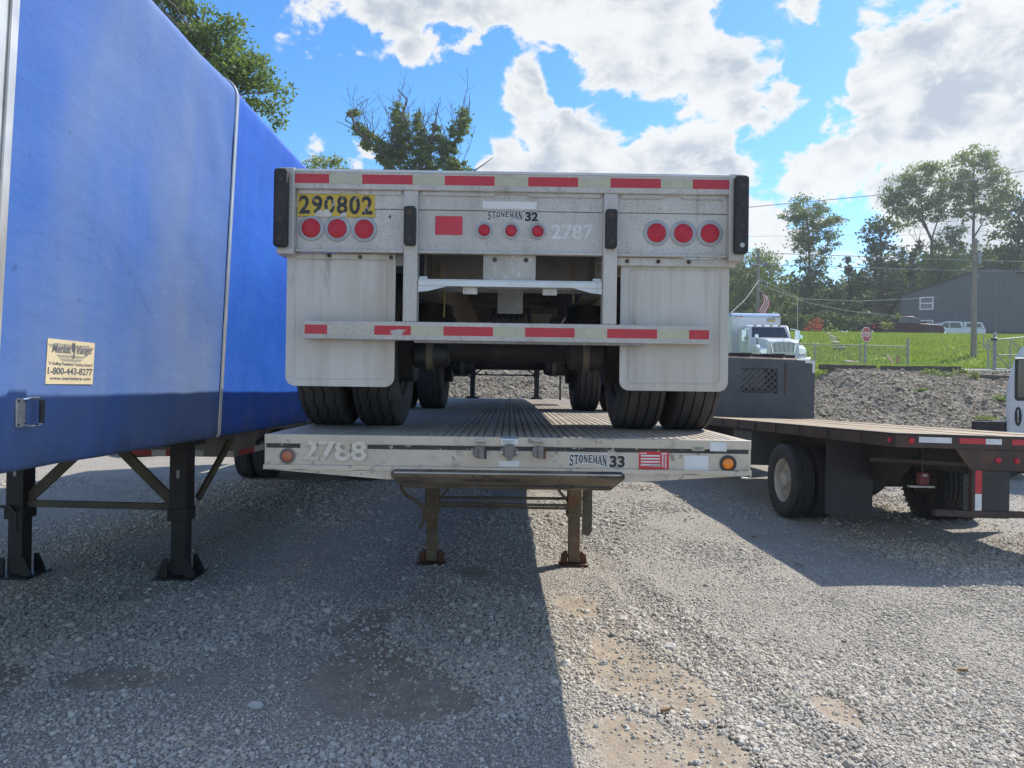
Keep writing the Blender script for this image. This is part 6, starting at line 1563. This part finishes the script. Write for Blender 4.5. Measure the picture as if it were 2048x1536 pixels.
# scrap seen under the blue trailer
for i, (x, y, lab) in enumerate(((-8.45, 16.6, 'black scrap tyre lying under the blue trailer, upper of two'), (-9.0, 17.4, 'black scrap tyre lying flat on sunlit gravel beyond the blue trailer'))):
    o = bpy.data.objects.new('scrap_tyre', T_LUG); col.objects.link(o); o.rotation_euler = (0, R(90), R(20 * i)); o.location = (x, y, th(x, y) + .145); tag(o, lab, 'tyre')
# things dropped on the gravel
mat['chip'] = M('brown_wood_chip', (.24, .15, .07), (.17, .10, .05), 10, .8)
for i, (px, py, d, lab) in enumerate(((1330, 1419, 3.69, 'brown splinter of wood on the sunlit gravel near the shadow edge'), (1926, 1321, 4.28, 'ochre wood chip on open sunlit gravel'), (1508, 1063, 8.1, 'dark red wood scrap on the gravel beside the flatbed shadow'), (1600, 1120, 6.8, 'thin grey stick lying beside the flatbed shadow'))):
    c = at(px, py, d); L_ = .06 if i < 3 else .13
    o = thing('wood_chip', lab, 'wood chip', (c.x, d, th(c.x, d) + .024), (0, 0, R(20 - 30 * i)))
    MB().prism([(-L_ / 2, -.008), (-L_ * .2, -.014), (L_ * .45, -.010), (L_ / 2, .002), (L_ * .1, .013), (-L_ * .4, .010)], 'z', -.006, .008).build('splinter', mat['chip'] if i < 3 else mat['pole'], o)
mat['rock_pale'] = M('pale_limestone', (.50, .48, .45), (.42, .40, .37), 8, .9, 0, (), (40, .5, .006))
for i, (px, py, d, s, lab) in enumerate(((1338, 1285, 4.62, .055, 'large pale stone on tan earth in the sun'), (512, 1416, 3.68, .04, 'large pale stone in the shaded gravel left of the bare earth'), (706, 1327, 4.33, .028, 'white pebble on the brown bare earth'), (1005, 1440, 3.60, .03, 'round white stone in shade by the shadow edge'), (1394, 1518, 3.22, .03, 'flat pale stone in the sunlit gravel by the tan earth'), (1517, 1437, 3.6, .03, 'lone pale stone on the sunlit gravel'))):
    rock(lab, px, py, d, s, s * .8, s * .6, 140 + i, None, mat['rock_pale'])

# ================================================================== LOOSE STONES AND GRASS (stuff)
def stone_material(name, lo, hi, warm):
    m, nt, b, out = newmat(name)
    oi = nt.nodes.new('ShaderNodeObjectInfo')
    t_ = nt.nodes.new('ShaderNodeTexCoord')
    c = _mix(nt, oi.outputs['Random'], lo, hi)
    rn = nt.nodes.new('ShaderNodeMath'); rn.operation = 'MULTIPLY'; nt.links.new(oi.outputs['Random'], rn.inputs[0]); rn.inputs[1].default_value = 37.0
    fr = nt.nodes.new('ShaderNodeMath'); fr.operation = 'FRACT'; nt.links.new(rn.outputs[0], fr.inputs[0])
    c = _mix(nt, _range(nt, fr.outputs[0], .72, 1.0, 0, .8), c, warm)
    c = _mix(nt, _range(nt, _noise(nt, t_.outputs['Object'], 2.2, 4), .4, .7, 0, .35), c, lo)
    nt.links.new(c, b.inputs['Base Color']); b.inputs['Roughness'].default_value = .9; b.inputs['Specular IOR Level'].default_value = .25
    return m
mat['stone'] = stone_material('gravel_stone', (.33, .305, .265), (.64, .595, .515), (.48, .40, .30))
mat['rubble'] = stone_material('rubble_stone', (.20, .168, .125), (.54, .47, .365), (.36, .27, .18))
def scatter(name, pts, scl, rot, material, seeds=5, jag=.34, flat=.72):
    """vertices carry the stones; a geometry-node tree puts a broken pebble on each"""
    me = bpy.data.meshes.new(name); N = len(pts)
    me.vertices.add(N); me.vertices.foreach_set('co', np.asarray(pts, dtype=np.float32).ravel())
    for nm, arr in (('scl', scl), ('rot', rot)):
        a = me.attributes.new(nm, 'FLOAT_VECTOR', 'POINT'); a.data.foreach_set('vector', np.asarray(arr, dtype=np.float32).ravel())
    a = me.attributes.new('kind', 'INT', 'POINT'); a.data.foreach_set('value', rng.integers(0, seeds, N).astype(np.int32))
    me.update()
    o = bpy.data.objects.new(name, me); col.objects.link(o)
    ng = bpy.data.node_groups.new(name + '_nodes', 'GeometryNodeTree')
    ng.interface.new_socket('Geometry', in_out='INPUT', socket_type='NodeSocketGeometry'); ng.interface.new_socket('Geometry', in_out='OUTPUT', socket_type='NodeSocketGeometry')
    N_ = lambda t: ng.nodes.new(t); K = ng.links.new
    gi = N_('NodeGroupInput'); go = N_('NodeGroupOutput')
    g2i = N_('GeometryNodeGeometryToInstance')
    for s in range(seeds):
        ico = N_('GeometryNodeMeshIcoSphere'); ico.inputs['Radius'].default_value = 1.0; ico.inputs['Subdivisions'].default_value = 2
        sp_ = N_('GeometryNodeSetPosition'); pos = N_('GeometryNodeInputPosition')
        nz = N_('ShaderNodeTexNoise'); nz.inputs['Scale'].default_value = 1.15; nz.inputs['Detail'].default_value = 1.5
        ad = N_('ShaderNodeVectorMath'); ad.operation = 'ADD'; ad.inputs[1].default_value = (11.3 * s, 4.7 * s, 7.9 * s); K(pos.outputs[0], ad.inputs[0]); K(ad.outputs[0], nz.inputs['Vector'])
        sb = N_('ShaderNodeVectorMath'); sb.operation = 'SUBTRACT'; K(nz.outputs['Color'], sb.inputs[0]); sb.inputs[1].default_value = (.5, .5, .5)
        ml = N_('ShaderNodeVectorMath'); ml.operation = 'SCALE'; K(sb.outputs[0], ml.inputs[0]); ml.inputs['Scale'].default_value = jag * 5
        K(ico.outputs['Mesh'], sp_.inputs['Geometry']); K(ml.outputs[0], sp_.inputs['Offset'])
        sm = N_('GeometryNodeSetMaterial'); sm.inputs['Material'].default_value = material; K(sp_.outputs[0], sm.inputs['Geometry'])
        ss = N_('GeometryNodeSetShadeSmooth'); ss.inputs['Shade Smooth'].default_value = False; K(sm.outputs[0], ss.inputs['Geometry'])
        K(ss.outputs[0], g2i.inputs[0])
    def attr(nm, ty):
        n = N_('GeometryNodeInputNamedAttribute'); n.data_type = ty; n.inputs['Name'].default_value = nm
        return [x for x in n.outputs if x.enabled and x.name == 'Attribute'][0]
    iop = N_('GeometryNodeInstanceOnPoints'); K(gi.outputs[0], iop.inputs['Points']); K(g2i.outputs[0], iop.inputs['Instance'])
    iop.inputs['Pick Instance'].default_value = True
    K(attr('kind', 'INT'), iop.inputs['Instance Index'])
    e2r = N_('FunctionNodeEulerToRotation'); K(attr('rot', 'FLOAT_VECTOR'), e2r.inputs[0]); K(e2r.outputs[0], iop.inputs['Rotation'])
    K(attr('scl', 'FLOAT_VECTOR'), iop.inputs['Scale']); K(iop.outputs[0], go.inputs[0])
    md = o.modifiers.new('stones', 'NODES'); md.node_group = ng
    me.materials.append(material)
    return o
def yard_points(y0, y1, dens, half, grow):
    A = (y1 - y0) * 2 * half(y1); n = int(A * dens)
    x = rng.uniform(-half(y1), half(y1), n); y = rng.uniform(y0, y1, n)
    keep = np.abs(x) < half(y); x, y = x[keep], y[keep]
    b = bare(x, y); keep = rng.random(len(x)) > b * .88; x, y = x[keep], y[keep]
    coarse = np.clip((fbm(x * .9 + 40, y * .8 + 3, 4) - .36) / .2, 0, 1)
    keep = rng.random(len(x)) < .35 + .65 * coarse; x, y, coarse = x[keep], y[keep], coarse[keep]
    r = np.exp(rng.normal(0, .36, len(x))) * (.0038 + .0034 * coarse) * grow
    big = rng.random(len(x)) < .008; r[big] *= 2.0
    r = np.minimum(r, .034)
    return x, y, r
xs_, ys_, rs_ = [], [], []
for y0, y1, dens, grow in ((2.3, 4.6, 7000, 1.0), (4.6, 6.4, 4400, 1.08), (6.4, 8.6, 1700, 1.25), (8.6, 12.5, 520, 1.7)):
    a, b, c = yard_points(y0, y1, dens, lambda q: .86 * q + 1.1, grow); xs_.append(a); ys_.append(b); rs_.append(c)
x = np.concatenate(xs_); y = np.concatenate(ys_); r = np.concatenate(rs_)
z = yard_h(x, y) + r * .30
N = len(x)
scl = np.stack([r * rng.uniform(.85, 1.35, N), r * rng.uniform(.75, 1.15, N), r * rng.uniform(.55, .9, N)], -1)
rot = np.stack([rng.uniform(-.5, .5, N), rng.uniform(-.5, .5, N), rng.uniform(0, 6.28, N)], -1)
o = scatter('gravel', np.stack([x, y, z], -1), scl, rot, mat['stone'])
tag(o, 'loose grey crushed stone covering the truck yard', 'gravel', kind='stuff')
print('gravel stones', N)
# rubble on the bank
n = 60000
x = rng.uniform(-9, 27, n); y = rng.uniform(20.3, 30.6, n)
soil = np.clip((fbm(x * .8 + 9, y * .8, 3) - .42) / .12, 0, 1)
keep = rng.random(n) > soil * .45; x, y = x[keep], y[keep]; n = len(x)
r = np.exp(rng.normal(0, .45, n)) * .025; r = np.minimum(r, .13)
z = terrain(x, y) + r * .25
scl = np.stack([r * rng.uniform(.9, 1.6, n), r * rng.uniform(.8, 1.2, n), r * rng.uniform(.4, .8, n)], -1)
rot = np.stack([rng.uniform(-.6, .9, n), rng.uniform(-.6, .6, n), rng.uniform(0, 6.28, n)], -1)
o = scatter('rubble', np.stack([x, y, z], -1), scl, rot, mat['rubble'])
tag(o, 'broken tan and grey rubble covering the bank', 'rubble', kind='stuff')
# grass tufts on the slope
n = 84000
x = rng.uniform(-14, 46, n); y = rng.uniform(30.6, 56.6, n)
keep = ~((x > 19) & (y < 34.6)) & (rng.random(n) < .35 + 1.3 * (fbm(x * .6, y * .6, 3) - .2)); x, y = x[keep], y[keep]; n = len(x)
z = terrain(x, y)
v = []; f = []
base = np.stack([x, y, z], -1)
k = 4
ang = rng.uniform(0, 6.28, (n, k)); h = rng.uniform(.10, .26, (n, k)); w = rng.uniform(.03, .06, (n, k)); ln = rng.uniform(.02, .16, (n, k))
dx, dy = np.cos(ang), np.sin(ang)
off = rng.normal(0, .07, (n, k, 2))
bx_ = base[:, None, 0] + off[..., 0]; by_ = base[:, None, 1] + off[..., 1]; bz_ = np.repeat(base[:, None, 2] - .02, k, 1)
p0 = np.stack([bx_ - dy * w, by_ + dx * w, bz_], -1); p1 = np.stack([bx_ + dy * w, by_ - dx * w, bz_], -1); p2 = np.stack([bx_ + dx * ln, by_ + dy * ln, bz_ + h], -1)
V = np.stack([p0, p1, p2], 2).reshape(-1, 3)
mat['blade'] = leaf_material('grass_blade', (.15, .245, .035), (.24, .34, .052), (.36, .44, .085), .3)
o = raw_mesh('grass', V, np.arange(len(V)).reshape(-1, 3), mat['blade'], None, np.clip(rng.beta(2, 2, len(V) // 3), 0, 1))
tag(o, 'bright green grass on the slope behind the fence', 'grass', kind='stuff')

# ================================================================== AIR: volume added to imitate the veil of sun glare
hm = bpy.data.materials.new('glare_veil_air'); hm.use_nodes = True
for n_ in list(hm.node_tree.nodes): hm.node_tree.nodes.remove(n_)
ho = hm.node_tree.nodes.new('ShaderNodeOutputMaterial'); hv = hm.node_tree.nodes.new('ShaderNodeVolumePrincipled')
hv.inputs['Color'].default_value = (.86, .92, 1.0, 1); hv.inputs['Density'].default_value = .0008; hv.inputs['Anisotropy'].default_value = .35
hm.node_tree.links.new(hv.outputs[0], ho.inputs['Volume'])
tag(MB().box(-710, 710, -610, 1410, -1.25, 32).build('glare_veil', hm), 'thin added volume imitating the veil of sun glare over the yard', 'glare_veil', kind='stuff')
